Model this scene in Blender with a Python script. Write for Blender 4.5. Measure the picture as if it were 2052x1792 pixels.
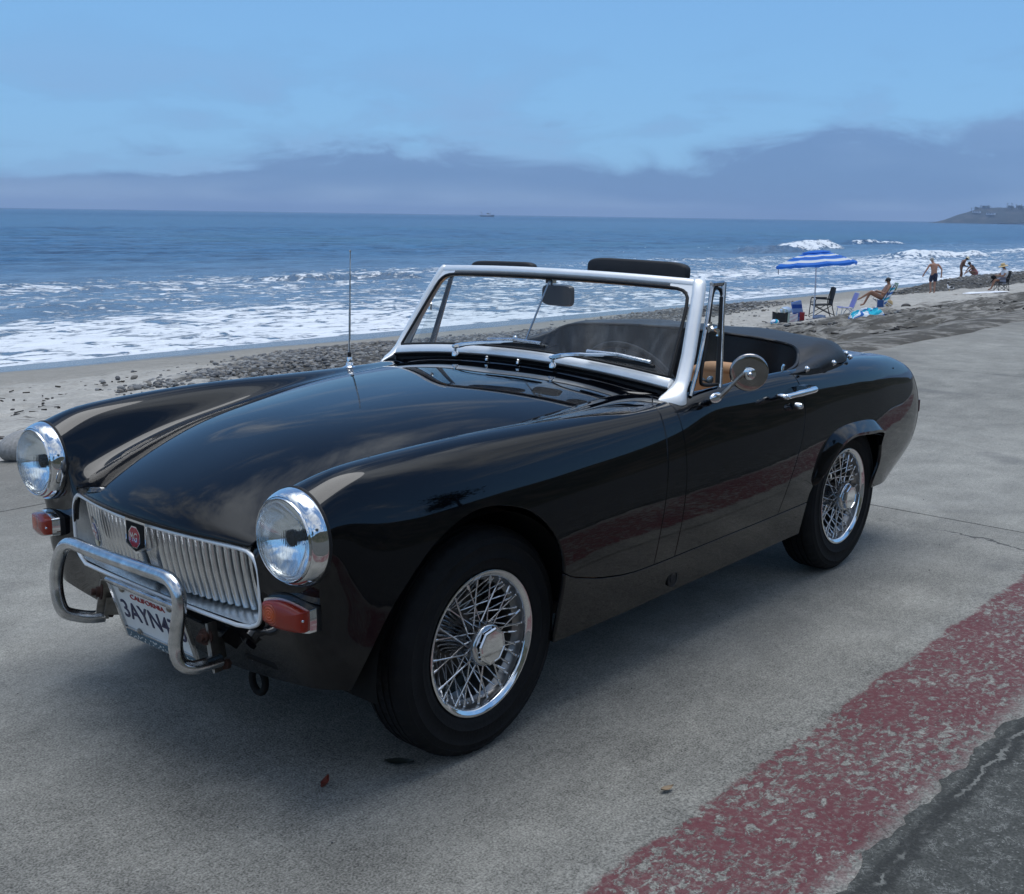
import bpy, math, random
import numpy as np
from mathutils import Vector, Matrix, Euler

rad = math.radians
scene = bpy.context.scene
for o in list(bpy.data.objects):
    bpy.data.objects.remove(o)
COL = scene.collection

# ------------------------------------------------------------------ camera
CR = Vector((-0.65493091, 0.75554707, 0.01463316))
CU = Vector((-0.13714052, -0.13787542, 0.98090919))
CD = Vector((-0.74314062, -0.64042095, -0.193915))
cam_d = bpy.data.cameras.new('camera')
cam = bpy.data.objects.new('camera', cam_d)
COL.objects.link(cam)
cam.matrix_world = Matrix(((CR.x, CU.x, -CD.x, 1.9281), (CR.y, CU.y, -CD.y, 2.3733), (CR.z, CU.z, -CD.z, 1.3091), (0, 0, 0, 1)))
cam_d.sensor_width = 36.0
cam_d.lens = 36.0 * 2264.94 / 2052.0
cam_d.shift_y = -17.85 / 2052.0
cam_d.clip_start = 0.05
cam_d.clip_end = 60000.0
scene.camera = cam

# ------------------------------------------------------------------ world, sun, exposure
SUN_EL, SUN_AZ = rad(80), rad(250)          # azimuth from +Y towards +X
world = bpy.data.worlds.new('World')
scene.world = world
world.use_nodes = True


class NT:
    """small helper for writing node trees"""
    def __init__(self, tree):
        self.t = tree
        tree.nodes.clear()

    def n(self, typ, **kw):
        nd = self.t.nodes.new(typ)
        for k, v in kw.items():
            if k.startswith('i_'):
                key = k[2:]
                key = int(key) if key.isdigit() else key.replace('_', ' ')
                self.set(nd.inputs[key], v)
            else:
                setattr(nd, k, v)
        return nd

    def set(self, sock, v):
        if isinstance(v, bpy.types.NodeSocket):
            self.t.links.new(v, sock)
        else:
            sock.default_value = v

    def math(self, op, a, b=0.0, c=0.0, clamp=False):
        nd = self.t.nodes.new('ShaderNodeMath')
        nd.operation = op
        nd.use_clamp = clamp
        self.set(nd.inputs[0], a)
        self.set(nd.inputs[1], b)
        self.set(nd.inputs[2], c)
        return nd.outputs[0]

    def step(self, x, lo, hi, a=0.0, b=1.0):
        nd = self.t.nodes.new('ShaderNodeMapRange')
        nd.interpolation_type = 'SMOOTHSTEP'
        self.set(nd.inputs[0], x)
        self.set(nd.inputs[1], lo)
        self.set(nd.inputs[2], hi)
        self.set(nd.inputs[3], a)
        self.set(nd.inputs[4], b)
        return nd.outputs[0]

    def lin(self, x, lo, hi, a=0.0, b=1.0):
        nd = self.t.nodes.new('ShaderNodeMapRange')
        self.set(nd.inputs[0], x)
        for i, v in enumerate((lo, hi, a, b)):
            self.set(nd.inputs[i + 1], v)
        return nd.outputs[0]

    def mix(self, f, a, b, mode='MIX'):
        nd = self.t.nodes.new('ShaderNodeMix')
        nd.data_type = 'RGBA'
        nd.blend_type = mode
        self.set(nd.inputs[0], f)
        self.set(nd.inputs[6], a if isinstance(a, bpy.types.NodeSocket) else c4(a))
        self.set(nd.inputs[7], b if isinstance(b, bpy.types.NodeSocket) else c4(b))
        return nd.outputs[2]

    def noise(self, vec, scale=1.0, detail=4.0, rough=0.5, dist=0.0, out=0):
        nd = self.t.nodes.new('ShaderNodeTexNoise')
        if vec is not None:
            self.set(nd.inputs['Vector'], vec)
        self.set(nd.inputs['Scale'], scale)
        nd.inputs['Detail'].default_value = detail
        nd.inputs['Roughness'].default_value = rough
        nd.inputs['Distortion'].default_value = dist
        return nd.outputs[out]

    def voro(self, vec, scale=1.0, feature='F1', out=0, rand=1.0):
        nd = self.t.nodes.new('ShaderNodeTexVoronoi')
        nd.feature = feature
        if vec is not None:
            self.set(nd.inputs['Vector'], vec)
        nd.inputs['Scale'].default_value = scale
        nd.inputs['Randomness'].default_value = rand
        return nd.outputs[out]

    def vmul(self, vec, s):
        nd = self.t.nodes.new('ShaderNodeVectorMath')
        nd.operation = 'MULTIPLY'
        self.set(nd.inputs[0], vec)
        nd.inputs[1].default_value = s
        return nd.outputs[0]

    def dot(self, vec, s):
        nd = self.t.nodes.new('ShaderNodeVectorMath')
        nd.operation = 'DOT_PRODUCT'
        self.set(nd.inputs[0], vec)
        nd.inputs[1].default_value = s
        return nd.outputs[1]

    def sep(self, vec):
        nd = self.t.nodes.new('ShaderNodeSeparateXYZ')
        self.set(nd.inputs[0], vec)
        return nd.outputs

    def comb(self, x, y, z):
        nd = self.t.nodes.new('ShaderNodeCombineXYZ')
        for i, v in enumerate((x, y, z)):
            self.set(nd.inputs[i], v)
        return nd.outputs[0]

    def bump(self, h, strength=0.3, dist=0.01):
        nd = self.t.nodes.new('ShaderNodeBump')
        self.set(nd.inputs['Height'], h)
        self.set(nd.inputs['Strength'], strength)
        nd.inputs['Distance'].default_value = dist
        return nd.outputs[0]


def c4(c):
    return tuple(c) if len(c) == 4 else (c[0], c[1], c[2], 1.0)


w = NT(world.node_tree)
tc = w.n('ShaderNodeTexCoord')
dirv = tc.outputs['Generated']
dx, dy, dz = w.sep(dirv)[:3]
sky = w.n('ShaderNodeTexSky', sky_type='NISHITA', sun_disc=False, sun_elevation=SUN_EL, sun_rotation=SUN_AZ,
          altitude=0.0, air_density=1.0, dust_density=0.1, ozone_density=4.0)
# high thin clouds overhead: a flat layer seen in perspective
zc = w.math('ADD', w.math('MAXIMUM', dz, 0.0), 0.09)
plane = w.comb(w.math('DIVIDE', dx, zc), w.math('DIVIDE', dy, zc), 0.0)
n1 = w.noise(w.vmul(plane, (0.75, 1.0, 1.0)), 1.7, 9.0, 0.64, 0.9)
n2 = w.noise(w.vmul(plane, (1.0, 1.2, 1.0)), 0.75, 4.0, 0.55, 0.4)
cover = w.math('ADD', w.math('MULTIPLY', n1, 0.6), w.math('MULTIPLY', n2, 0.5))
thr = w.math('SUBTRACT', w.step(dz, 0.15, 0.95, 0.560, 0.49), w.step(w.dot(dirv, (.8, .55, .2)), .15, .75, 0.0, .09))
high = w.step(cover, thr, w.math('ADD', thr, 0.16))
high = w.math('MULTIPLY', high, w.step(dz, 0.17, 0.36))
sdir = (math.sin(SUN_AZ) * math.cos(SUN_EL), math.cos(SUN_AZ) * math.cos(SUN_EL), math.sin(SUN_EL))
sdot = w.dot(dirv, sdir)
veil = w.math('MULTIPLY', w.step(w.math('ADD', sdot, w.math('MULTIPLY', w.math('SUBTRACT', n1, 0.5), 0.5)), 0.84, 0.99), 0.95)   # thin cloud lit by the sun behind it
high = w.math('MAXIMUM', high, veil)
cl_bri = w.math('ADD', w.lin(n1, 0.35, 0.75, 3.8, 8.0), w.math('MULTIPLY', w.step(sdot, 0.70, 0.99), 9.0))
cl_col = w.mix(1.0, (0.88, 0.96, 1.06), w.comb(cl_bri, cl_bri, cl_bri), 'MULTIPLY')
# marine layer along the horizon
side = w.dot(dirv, (CR.x, CR.y, 0.0))
bn = w.noise(w.vmul(dirv, (5.0, 5.0, 16.0)), 1.5, 6.0, 0.58, 0.5)
bn2 = w.noise(w.vmul(dirv, (4.0, 4.0, 22.0)), 0.8, 3.0, 0.5, 0.0)
sde = w.math('MAXIMUM', w.math('MINIMUM', side, 0.6), -0.6)
top = w.math('ADD', w.math('MULTIPLY', sde, 0.055), 0.058)
top = w.math('ADD', top, w.math('MULTIPLY', w.math('SUBTRACT', bn, 0.5), 0.10))
top = w.math('ADD', top, w.math('MULTIPLY', w.math('SUBTRACT', bn2, 0.5), 0.08))
bank = w.step(dz, w.math('ADD', top, 0.016), w.math('SUBTRACT', top, 0.012))
wn = w.noise(w.vmul(dirv, (5.0, 5.0, 17.0)), 1.25, 8.0, 0.60, 0.35)
wis = w.math('MULTIPLY', w.step(wn, 0.47, 0.67), w.step(dz, 0.165, 0.07))
wis = w.math('MULTIPLY', wis, 0.72)
bank = w.math('MAXIMUM', bank, wis)
glow = w.math('MULTIPLY', w.step(dz, 0.034, 0.006), w.step(bn2, 0.34, 0.60))
bk_col = w.mix(w.math('MULTIPLY', glow, 0.9), w.mix(w.step(bn2, .38, .62), (1.10, 1.92, 3.50), (1.50, 2.42, 4.05)), (2.75, 3.75, 5.2))
rim_ = w.math('MULTIPLY', w.math('MULTIPLY', bank, w.math('SUBTRACT', 1.0, bank)), w.step(wn, 0.45, 0.65, 0.4, 2.6))
bk_col = w.mix(w.math('MINIMUM', rim_, 0.6), bk_col, (2.6, 4.3, 6.5))
bk_col = w.mix(w.step(dz, 0.0, 0.10, 0.0, 0.35), bk_col, (1.25, 2.35, 4.6))
clear = w.mix(w.step(dz, 0.10, 0.75, 0.90, 0.25), sky.outputs[0], w.mix(w.step(dz, 0.03, 0.34), (1.66, 3.62, 6.05), (1.18, 2.85, 5.7)))
skycol = w.mix(w.math('MULTIPLY', high, 0.9), clear, cl_col)
skycol = w.mix(w.math('MULTIPLY', bank, 0.88), skycol, bk_col)
bg = w.n('ShaderNodeBackground', i_Color=skycol, i_Strength=0.10)
wo = w.n('ShaderNodeOutputWorld')
w.t.links.new(bg.outputs[0], wo.inputs[0])

sun_d = bpy.data.lights.new('sun', 'SUN')
sun_d.energy = 1.1
sun_d.angle = rad(40)
sun_d.color = (1.0, 0.99, 0.975)
sun = bpy.data.objects.new('sun', sun_d)
COL.objects.link(sun)
sv = Vector((math.sin(SUN_AZ) * math.cos(SUN_EL), math.cos(SUN_AZ) * math.cos(SUN_EL), math.sin(SUN_EL)))
sun.rotation_euler = sv.to_track_quat('Z', 'Y').to_euler()

scene.render.engine = 'CYCLES'
vs = scene.view_settings
vs.view_transform = 'Standard'
vs.look = 'None'
vs.exposure = 0.45
vs.gamma = 1.0
vs.use_curve_mapping = False

# ------------------------------------------------------------------ object helpers
RNG = random.Random(7)
NR = np.random.RandomState(7)


def wl(o):
    v = Vector((0, 0, 0))
    while o is not None:
        v += o.location
        o = o.parent
    return v


def empty(name, loc=(0, 0, 0), parent=None):
    o = bpy.data.objects.new(name, None)
    o.empty_display_size = 0.1
    COL.objects.link(o)
    if parent is not None:
        o.parent = parent
        o.location = Vector(loc) - wl(parent)
    else:
        o.location = loc
    return o


def tag(o, label=None, cat=None, group=None, kind=None):
    if label:
        o['label'] = label
    if cat:
        o['category'] = cat
    if group:
        o['group'] = group
    if kind:
        o['kind'] = kind
    return o


def mk(name, V, F, mat, parent=None, smooth=35, origin=None, normals=None, attrs=None):
    """link one mesh object; V are world coordinates (at build time)"""
    V = np.asarray(V, dtype=float).reshape(-1, 3)
    if origin is None:
        c = (V.max(0) + V.min(0)) / 2 if len(V) else np.zeros(3)
    else:
        c = np.array(origin, dtype=float)
    me = bpy.data.meshes.new(name)
    me.from_pydata((V - c).tolist(), [], [tuple(int(i) for i in f) for f in F])
    me.update()
    if smooth is not None:
        me.polygons.foreach_set('use_smooth', [True] * len(me.polygons))
        if normals is not None:
            me.normals_split_custom_set_from_vertices([tuple(n) for n in normals])
        elif smooth < 180:
            me.set_sharp_from_angle(angle=rad(smooth))
    if attrs:
        for k, a in attrs.items():
            at = me.attributes.new(k, 'FLOAT', 'POINT')
            at.data.foreach_set('value', np.asarray(a, dtype=np.float32))
    if mat is not None:
        for m in (mat if isinstance(mat, (list, tuple)) else [mat]):
            me.materials.append(m)
    o = bpy.data.objects.new(name, me)
    COL.objects.link(o)
    if parent is not None:
        o.parent = parent
        o.location = Vector(c) - wl(parent)
    else:
        o.location = c
    return o


def dup(o, parent=None, loc=None, rot=None, scale=None):
    c = o.copy()
    COL.objects.link(c)
    if parent is not None:
        c.parent = parent
    if loc is not None:
        c.location = loc
    if rot is not None:
        c.rotation_euler = rot
    if scale is not None:
        c.scale = scale
    return c


def dup_tree(o, parent=None):
    c = dup(o, parent)
    for ch in list(o.children):
        dup_tree(ch, c)
    return c


class MB:
    """collects simple shapes into one mesh"""
    def __init__(self):
        self.V, self.F = [], []

    def add(self, V, F, M=None):
        b = len(self.V)
        for v in V:
            v = Vector(v)
            self.V.append(tuple(M @ v) if M is not None else tuple(v))
        self.F += [tuple(b + i for i in f) for f in F]
        return self

    def box(self, c, s, M=None, rot=None):
        x, y, z = s[0] / 2, s[1] / 2, s[2] / 2
        V = [Vector((a * x, b * y, d * z)) for d in (-1, 1) for a, b in ((-1, -1), (1, -1), (1, 1), (-1, 1))]
        if rot is not None:
            R = Euler(rot).to_matrix()
            V = [R @ v for v in V]
        V = [v + Vector(c) for v in V]
        return self.add(V, [(3, 2, 1, 0), (4, 5, 6, 7), (0, 1, 5, 4), (1, 2, 6, 5), (2, 3, 7, 6), (3, 0, 4, 7)], M)

    def tube(self, P, r, n=10, caps=True, closed=False, M=None, flat=1.0):
        P = [Vector(p) for p in P]
        m = len(P)
        rs = r if isinstance(r, (list, tuple)) else [r] * m
        V, F = [], []
        up = None
        for i in range(m):
            if closed:
                t = P[(i + 1) % m] - P[i - 1]
            else:
                t = P[min(i + 1, m - 1)] - P[max(i - 1, 0)]
            t.normalize()
            if up is None:
                a = Vector((0, 0, 1)) if abs(t.z) < 0.9 else Vector((1, 0, 0))
                up = (a - t * a.dot(t)).normalized()
            else:
                up = (up - t * up.dot(t)).normalized()
            s = t.cross(up)
            for k in range(n):
                th = 2 * math.pi * k / n
                V.append(P[i] + up * (math.cos(th) * rs[i]) * flat + s * (math.sin(th) * rs[i]))
        for i in range(m if closed else m - 1):
            a, b = i * n, ((i + 1) % m) * n
            for k in range(n):
                F.append((a + k, a + (k + 1) % n, b + (k + 1) % n, b + k))
        if caps and not closed:
            F.append(tuple(range(n))[::-1])
            F.append(tuple((m - 1) * n + k for k in range(n)))
        return self.add(V, F, M)

    def lathe(self, prof, c=(0, 0, 0), axis='z', n=32, M=None, close=False, caps=True):
        """prof: (radius, height) pairs"""
        V, F = [], []
        for (r, h) in prof:
            for k in range(n):
                th = 2 * math.pi * k / n
                a, b = r * math.cos(th), r * math.sin(th)
                v = {'z': (a, b, h), 'x': (h, a, b), 'y': (b, h, a)}[axis]
                V.append(Vector(v) + Vector(c))
        m = len(prof)
        for i in range(m if close else m - 1):
            a, b = i * n, ((i + 1) % m) * n
            for k in range(n):
                F.append((a + k, a + (k + 1) % n, b + (k + 1) % n, b + k))
        if not close and caps:
            if prof[0][0] > 1e-6:
                F.append(tuple(range(n))[::-1])
            if prof[-1][0] > 1e-6:
                F.append(tuple((m - 1) * n + k for k in range(n)))
        return self.add(V, F, M)

    def sphere(self, c, r, n=10, m=7, M=None):
        r3 = r if isinstance(r, (list, tuple)) else (r, r, r)
        V, F = [], []
        V.append((c[0], c[1], c[2] - r3[2]))
        for i in range(1, m):
            ph = -math.pi / 2 + math.pi * i / m
            for k in range(n):
                th = 2 * math.pi * k / n
                V.append((c[0] + r3[0] * math.cos(ph) * math.cos(th), c[1] + r3[1] * math.cos(ph) * math.sin(th), c[2] + r3[2] * math.sin(ph)))
        V.append((c[0], c[1], c[2] + r3[2]))
        for k in range(n):
            F.append((0, 1 + (k + 1) % n, 1 + k))
            e = len(V) - 1
            F.append((e, 1 + (m - 2) * n + k, 1 + (m - 2) * n + (k + 1) % n))
        for i in range(m - 2):
            for k in range(n):
                a, b = 1 + i * n, 1 + (i + 1) * n
                F.append((a + k, a + (k + 1) % n, b + (k + 1) % n, b + k))
        return self.add(V, F, M)

    def grid(self, fn, nu, nv, M=None, flip=False):
        V = [fn(i / nu, j / nv) for i in range(nu + 1) for j in range(nv + 1)]
        F = []
        for i in range(nu):
            for j in range(nv):
                q = (i * (nv + 1) + j, (i + 1) * (nv + 1) + j, (i + 1) * (nv + 1) + j + 1, i * (nv + 1) + j + 1)
                F.append(q[::-1] if flip else q)
        return self.add(V, F, M)

    def prism(self, poly, fn0, fn1):
        """closed polygon (2D) extruded between two mappings 2D->3D"""
        n = len(poly)
        V = [fn0(*p) for p in poly] + [fn1(*p) for p in poly]
        F = [tuple(range(n))[::-1], tuple(range(n, 2 * n))]
        for i in range(n):
            j = (i + 1) % n
            F.append((i, j, n + j, n + i))
        return self.add(V, F)

    def mirror_y(self):
        b = len(self.V)
        n = len(self.F)
        self.V += [(x, -y, z) for x, y, z in self.V]
        self.F += [tuple(b + i for i in f[::-1]) for f in self.F[:n]]
        return self

    def build(self, name, mat, parent=None, smooth=35, origin=None):
        return mk(name, self.V, self.F, mat, parent, smooth, origin)


def smooth_path(P, sub=6, closed=False):
    """Catmull-Rom through the points"""
    P = np.array(P, dtype=float)
    n = len(P)
    out = []
    rng = range(n) if closed else range(n - 1)
    for i in rng:
        if closed:
            a, b, c, d = P[i - 1], P[i], P[(i + 1) % n], P[(i + 2) % n]
        else:
            b, c = P[i], P[i + 1]
            a = P[i - 1] if i > 0 else 2 * b - c
            d = P[i + 2] if i + 2 < n else 2 * c - b
        for k in range(sub):
            t = k / sub
            out.append(0.5 * ((2 * b) + (c - a) * t + (2 * a - 5 * b + 4 * c - d) * t * t + (3 * b - a - 3 * c + d) * t ** 3))
    if not closed:
        out.append(P[-1])
    return [tuple(p) for p in out]


# ------------------------------------------------------------------ materials
MATS = {}


def pmat(name, col, rough=0.5, metal=0.0, coat=0.0, spec=0.5, var=0.0, vscale=8.0, bump=0.0, bscale=60.0, **kw):
    """principled material with optional colour variation and fine relief"""
    m = bpy.data.materials.new(name)
    m.use_nodes = True
    t = NT(m.node_tree)
    out = t.n('ShaderNodeOutputMaterial')
    b = t.n('ShaderNodeBsdfPrincipled')
    t.t.links.new(b.outputs[0], out.inputs[0])
    b.inputs['Base Color'].default_value = c4(col)
    b.inputs['Roughness'].default_value = rough
    b.inputs['Metallic'].default_value = metal
    b.inputs['Coat Weight'].default_value = coat
    b.inputs['Coat Roughness'].default_value = 0.03
    b.inputs['Specular IOR Level'].default_value = spec
    for k, v in kw.items():
        b.inputs[k.replace('_', ' ')].default_value = v
    if var or bump:
        g = t.n('ShaderNodeTexCoord').outputs['Object']
        if var:
            nz = t.noise(g, vscale, 5.0, 0.6)
            f = t.lin(nz, 0.3, 0.7, 1.0 - var, 1.0 + var)
            t.set(b.inputs['Base Color'], t.mix(1.0, c4(col), t.comb(f, f, f), 'MULTIPLY'))
        if bump:
            t.set(b.inputs['Normal'], t.bump(t.noise(g, bscale, 4.0, 0.6), bump, 0.01))
    MATS[name] = m
    return m


M_PAINT = pmat('black_paint', (0.0010, 0.0014, 0.0028), 0.5, 0.0, 1.0, 0.0, Coat_IOR=1.44)
M_CHROME = pmat('chrome', (0.78, 0.79, 0.80), 0.05, 1.0, var=0.05, vscale=25)
M_CHROME_WORN = pmat('worn_chrome', (0.56, 0.57, 0.58), 0.17, 1.0, var=0.3, vscale=30, bump=0.05, bscale=90)
M_ALU = pmat('brushed_aluminium', (0.74, 0.74, 0.73), 0.27, 0.95, var=0.12, vscale=18)
M_ALU_BRIGHT = pmat('polished_aluminium_frame', (0.90, 0.90, 0.89), 0.36, 0.40, var=0.06, vscale=12)
M_RUBBER = pmat('black_rubber', (0.012, 0.012, 0.013), 0.62, spec=0.35, var=0.25, vscale=20, bump=0.15, bscale=150)
M_TYRE = pmat('tyre_rubber', (0.006, 0.0065, 0.0075), 0.72, spec=0.22, var=0.3, vscale=14, bump=0.2, bscale=120)
M_BLACK = pmat('matt_black', (0.006, 0.006, 0.006), 0.8, spec=0.2, var=0.2)
M_VINYL = pmat('black_vinyl', (0.011, 0.0115, 0.013), 0.5, spec=0.4, var=0.25, vscale=6, bump=0.35, bscale=9)
M_PAD = pmat('visor_vinyl', (0.012, 0.0125, 0.015), 0.6, spec=0.35, var=0.15, bump=0.15, bscale=200)
M_TAN = pmat('tan_leather', (0.52, 0.27, 0.12), 0.5, var=0.12, vscale=10, bump=0.15, bscale=60)
M_RUST = pmat('rusty_steel', (0.055, 0.024, 0.017), 0.8, 0.3, var=0.5, vscale=60, bump=0.4, bscale=120)
M_STEEL = pmat('dull_steel', (0.30, 0.28, 0.25), 0.4, 0.9, var=0.35, vscale=40)
M_WHITE = pmat('plate_white', (0.72, 0.72, 0.70), 0.4, var=0.05, vscale=30)
M_NAVY = pmat('plate_navy', (0.012, 0.014, 0.06), 0.45)
M_RED = pmat('plate_red', (0.35, 0.03, 0.03), 0.45)
M_BADGE_RED = pmat('badge_red', (0.30, 0.008, 0.02), 0.2, coat=0.6)
M_TEAL = pmat('frame_teal', (0.03, 0.09, 0.13), 0.35)
M_AMBER = pmat('amber_plastic', (0.50, 0.055, 0.012), 0.12, coat=0.7, Transmission_Weight=0.25, IOR=1.45)


def thin_glass(name, tint=(1, 1, 1), refl=1.0, haze=0.0):
    m = bpy.data.materials.new(name)
    m.use_nodes = True
    t = NT(m.node_tree)
    out = t.n('ShaderNodeOutputMaterial')
    tr = t.n('ShaderNodeBsdfTransparent', i_Color=c4(tint))
    gl = t.n('ShaderNodeBsdfGlossy', i_Roughness=0.015)
    fr = t.n('ShaderNodeFresnel', i_IOR=1.5)
    mx = t.n('ShaderNodeMixShader')
    t.set(mx.inputs[0], t.math('MULTIPLY', fr.outputs[0], refl, clamp=True))
    t.t.links.new(tr.outputs[0], mx.inputs[1])
    t.t.links.new(gl.outputs[0], mx.inputs[2])
    last = mx.outputs[0]
    if haze:
        g = t.n('ShaderNodeTexCoord').outputs['Object']
        nz = t.noise(t.vmul(g, (3.0, 3.6, 1.1)), 2.2, 7.0, 0.62, 1.4)
        gz_ = t.sep(g)[2]
        nz = t.math('ADD', nz, t.step(gz_, 0.10, -0.10, -0.06, 0.06))  # smears, with pale streaky reflections painted in towards the lower edge
        df = t.n('ShaderNodeBsdfDiffuse', i_Color=(0.7, 0.7, 0.7, 1))
        m2 = t.n('ShaderNodeMixShader')
        t.set(m2.inputs[0], t.step(nz, 0.44, 0.74, haze * 0.20, haze))
        t.t.links.new(last, m2.inputs[1])
        t.t.links.new(df.outputs[0], m2.inputs[2])
        last = m2.outputs[0]
    t.t.links.new(last, out.inputs[0])
    return m


M_GLASS = thin_glass('windscreen_glass', (0.93, 0.96, 0.95), 1.0, 0.13)
M_GLASS2 = thin_glass('side_glass', (0.85, 0.88, 0.88), 1.0, 0.05)
# ------------------------------------------------------------------ smooth surfaces and panel cutting
def catmull(V, F):
    V = np.asarray(V, float)
    nv, nf = len(V), len(F)
    fp = np.array([V[list(f)].mean(0) for f in F])
    ed, vf, ve = {}, [[] for _ in range(nv)], [set() for _ in range(nv)]
    for i, f in enumerate(F):
        for a, b in zip(f, f[1:] + f[:1]):
            ed.setdefault((min(a, b), max(a, b)), []).append(i)
            vf[a].append(i)
    keys = list(ed)
    ei = {k: i for i, k in enumerate(keys)}
    ep = np.zeros((len(keys), 3))
    bn = [[] for _ in range(nv)]
    mids = np.zeros((len(keys), 3))
    for i, k in enumerate(keys):
        m = (V[k[0]] + V[k[1]]) / 2
        mids[i] = m
        fs = ed[k]
        if len(fs) == 2:
            ep[i] = (V[k[0]] + V[k[1]] + fp[fs[0]] + fp[fs[1]]) / 4
        else:
            ep[i] = m
            bn[k[0]].append(k[1])
            bn[k[1]].append(k[0])
        ve[k[0]].add(i)
        ve[k[1]].add(i)
    vp = V.copy()
    for v in range(nv):
        if bn[v]:
            if len(vf[v]) > 1 and len(bn[v]) == 2:
                vp[v] = V[v] * 0.75 + (V[bn[v][0]] + V[bn[v][1]]) * 0.125
        elif vf[v]:
            n = len(vf[v])
            vp[v] = (fp[vf[v]].mean(0) + 2 * mids[list(ve[v])].mean(0) + (n - 3) * V[v]) / n
    V2 = np.vstack([vp, ep, fp])
    F2 = []
    for i, f in enumerate(F):
        m = len(f)
        for j in range(m):
            a, b, c = f[j - 1], f[j], f[(j + 1) % m]
            e1 = nv + ei[(min(a, b), max(a, b))]
            e2 = nv + ei[(min(b, c), max(b, c))]
            F2.append((e1, b, e2, nv + len(keys) + i))
    return V2, F2


def subdivide(V, F, levels, fit=3):
    T = np.asarray(V, float)
    Pc = T.copy()
    for _ in range(fit):
        a, f = catmull(Pc, F)
        a, f = catmull(a, f)
        a, f = catmull(a, f)
        Pc = Pc + (T - a[:len(T)]) * 0.8
    a, f = Pc, F
    for _ in range(levels):
        a, f = catmull(a, f)
    return a, f


def vnormals(V, F):
    N = np.zeros_like(V)
    Q = np.array([f if len(f) == 4 else (f[0], f[1], f[2], f[2]) for f in F])
    n = np.cross(V[Q[:, 2]] - V[Q[:, 0]], V[Q[:, 3]] - V[Q[:, 1]])
    t = Q[:, 2] == Q[:, 3]
    n[t] = np.cross(V[Q[t, 1]] - V[Q[t, 0]], V[Q[t, 2]] - V[Q[t, 0]])
    for k in range(4):
        np.add.at(N, Q[:, k], n)
    return N / np.maximum(np.linalg.norm(N, axis=1, keepdims=True), 1e-12)


def clip(V, F, N, f):
    """keep the part of the mesh where f > 0, cutting faces exactly"""
    V, N, f = list(map(tuple, V)), list(map(tuple, N)), list(f)
    cut = {}
    out = []

    def mid(a, b):
        k = (min(a, b), max(a, b))
        if k not in cut:
            t = f[a] / (f[a] - f[b])
            p = tuple(V[a][i] + (V[b][i] - V[a][i]) * t for i in range(3))
            n = np.array(N[a]) + (np.array(N[b]) - np.array(N[a])) * t
            V.append(p)
            N.append(tuple(n / max(np.linalg.norm(n), 1e-9)))
            cut[k] = len(V) - 1
        return cut[k]
    for fc in F:
        pos = [f[i] > 0 for i in fc]
        if all(pos):
            out.append(fc)
        elif any(pos):
            g = []
            for i in range(len(fc)):
                a, b = fc[i], fc[(i + 1) % len(fc)]
                if pos[i]:
                    g.append(a)
                if pos[i] != pos[(i + 1) % len(fc)]:
                    g.append(mid(a, b))
            if len(g) > 2:
                out.append(tuple(g))
    used = sorted({i for fc in out for i in fc})
    mp = {u: i for i, u in enumerate(used)}
    return np.array([V[u] for u in used]).reshape(-1, 3), [tuple(mp[i] for i in fc) for fc in out], np.array([N[u] for u in used]).reshape(-1, 3)


def sdf_poly(P, poly):
    """signed distance to a polygon, positive outside"""
    P = np.asarray(P, float)
    poly = np.asarray(poly, float)
    d = np.full(len(P), 1e9)
    ins = np.zeros(len(P), bool)
    for i in range(len(poly)):
        a, b = poly[i], poly[(i + 1) % len(poly)]
        e = b - a
        t = np.clip(((P - a) @ e) / max(e @ e, 1e-12), 0, 1)
        d = np.minimum(d, np.linalg.norm(P - a - t[:, None] * e, axis=1))
        c = ((a[1] > P[:, 1]) != (b[1] > P[:, 1]))
        xx = a[0] + (P[:, 1] - a[1]) / (b[1] - a[1] + 1e-15) * e[0]
        ins ^= c & (P[:, 0] < xx)
    return np.where(ins, -d, d)


def panel(name, surf, fs, mat, parent, flange=0.014, right=False):
    V, F, N = surf
    for fn in fs:
        V, F, N = clip(V, F, N, fn(V))
    ed = {}
    for fc in F:
        for a, b in zip(fc, fc[1:] + fc[:1]):
            ed[(a, b)] = 1
    bd = [(a, b) for (a, b) in ed if (b, a) not in ed]
    nb = len(V)
    fn = np.zeros((nb, 3))
    for a, b in bd:
        t = V[b] - V[a]
        c = np.cross(t, (N[a] + N[b]) / 2)
        c /= max(np.linalg.norm(c), 1e-9)
        fn[a] += c
        fn[b] += c
    idx = sorted({i for e in bd for i in e})
    top = {v: nb + k for k, v in enumerate(idx)}
    bot = {v: nb + len(idx) + k for k, v in enumerate(idx)}
    nn = np.array([fn[i] / max(np.linalg.norm(fn[i]), 1e-9) for i in idx]).reshape(-1, 3)
    Vi = V[idx]
    Ni = N[idx]
    # a tiny rounded shoulder, then the return flange
    V2 = np.vstack([V, Vi + nn * 0.0007 - Ni * 0.0012, Vi + nn * 0.0004 - Ni * flange])
    N2 = np.vstack([N, nn * 0.8 + Ni * 0.6, nn])
    F2 = list(F)
    for a, b in bd:
        F2.append((b, a, top[a], top[b]))
        F2.append((top[b], top[a], bot[a], bot[b]))
    if right:
        V2 = V2 * np.array([1, -1, 1])
        N2 = N2 * np.array([1, -1, 1])
        F2 = [f[::-1] for f in F2]
    return mk(name, V2, F2, mat, parent, smooth=180, normals=N2)


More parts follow.
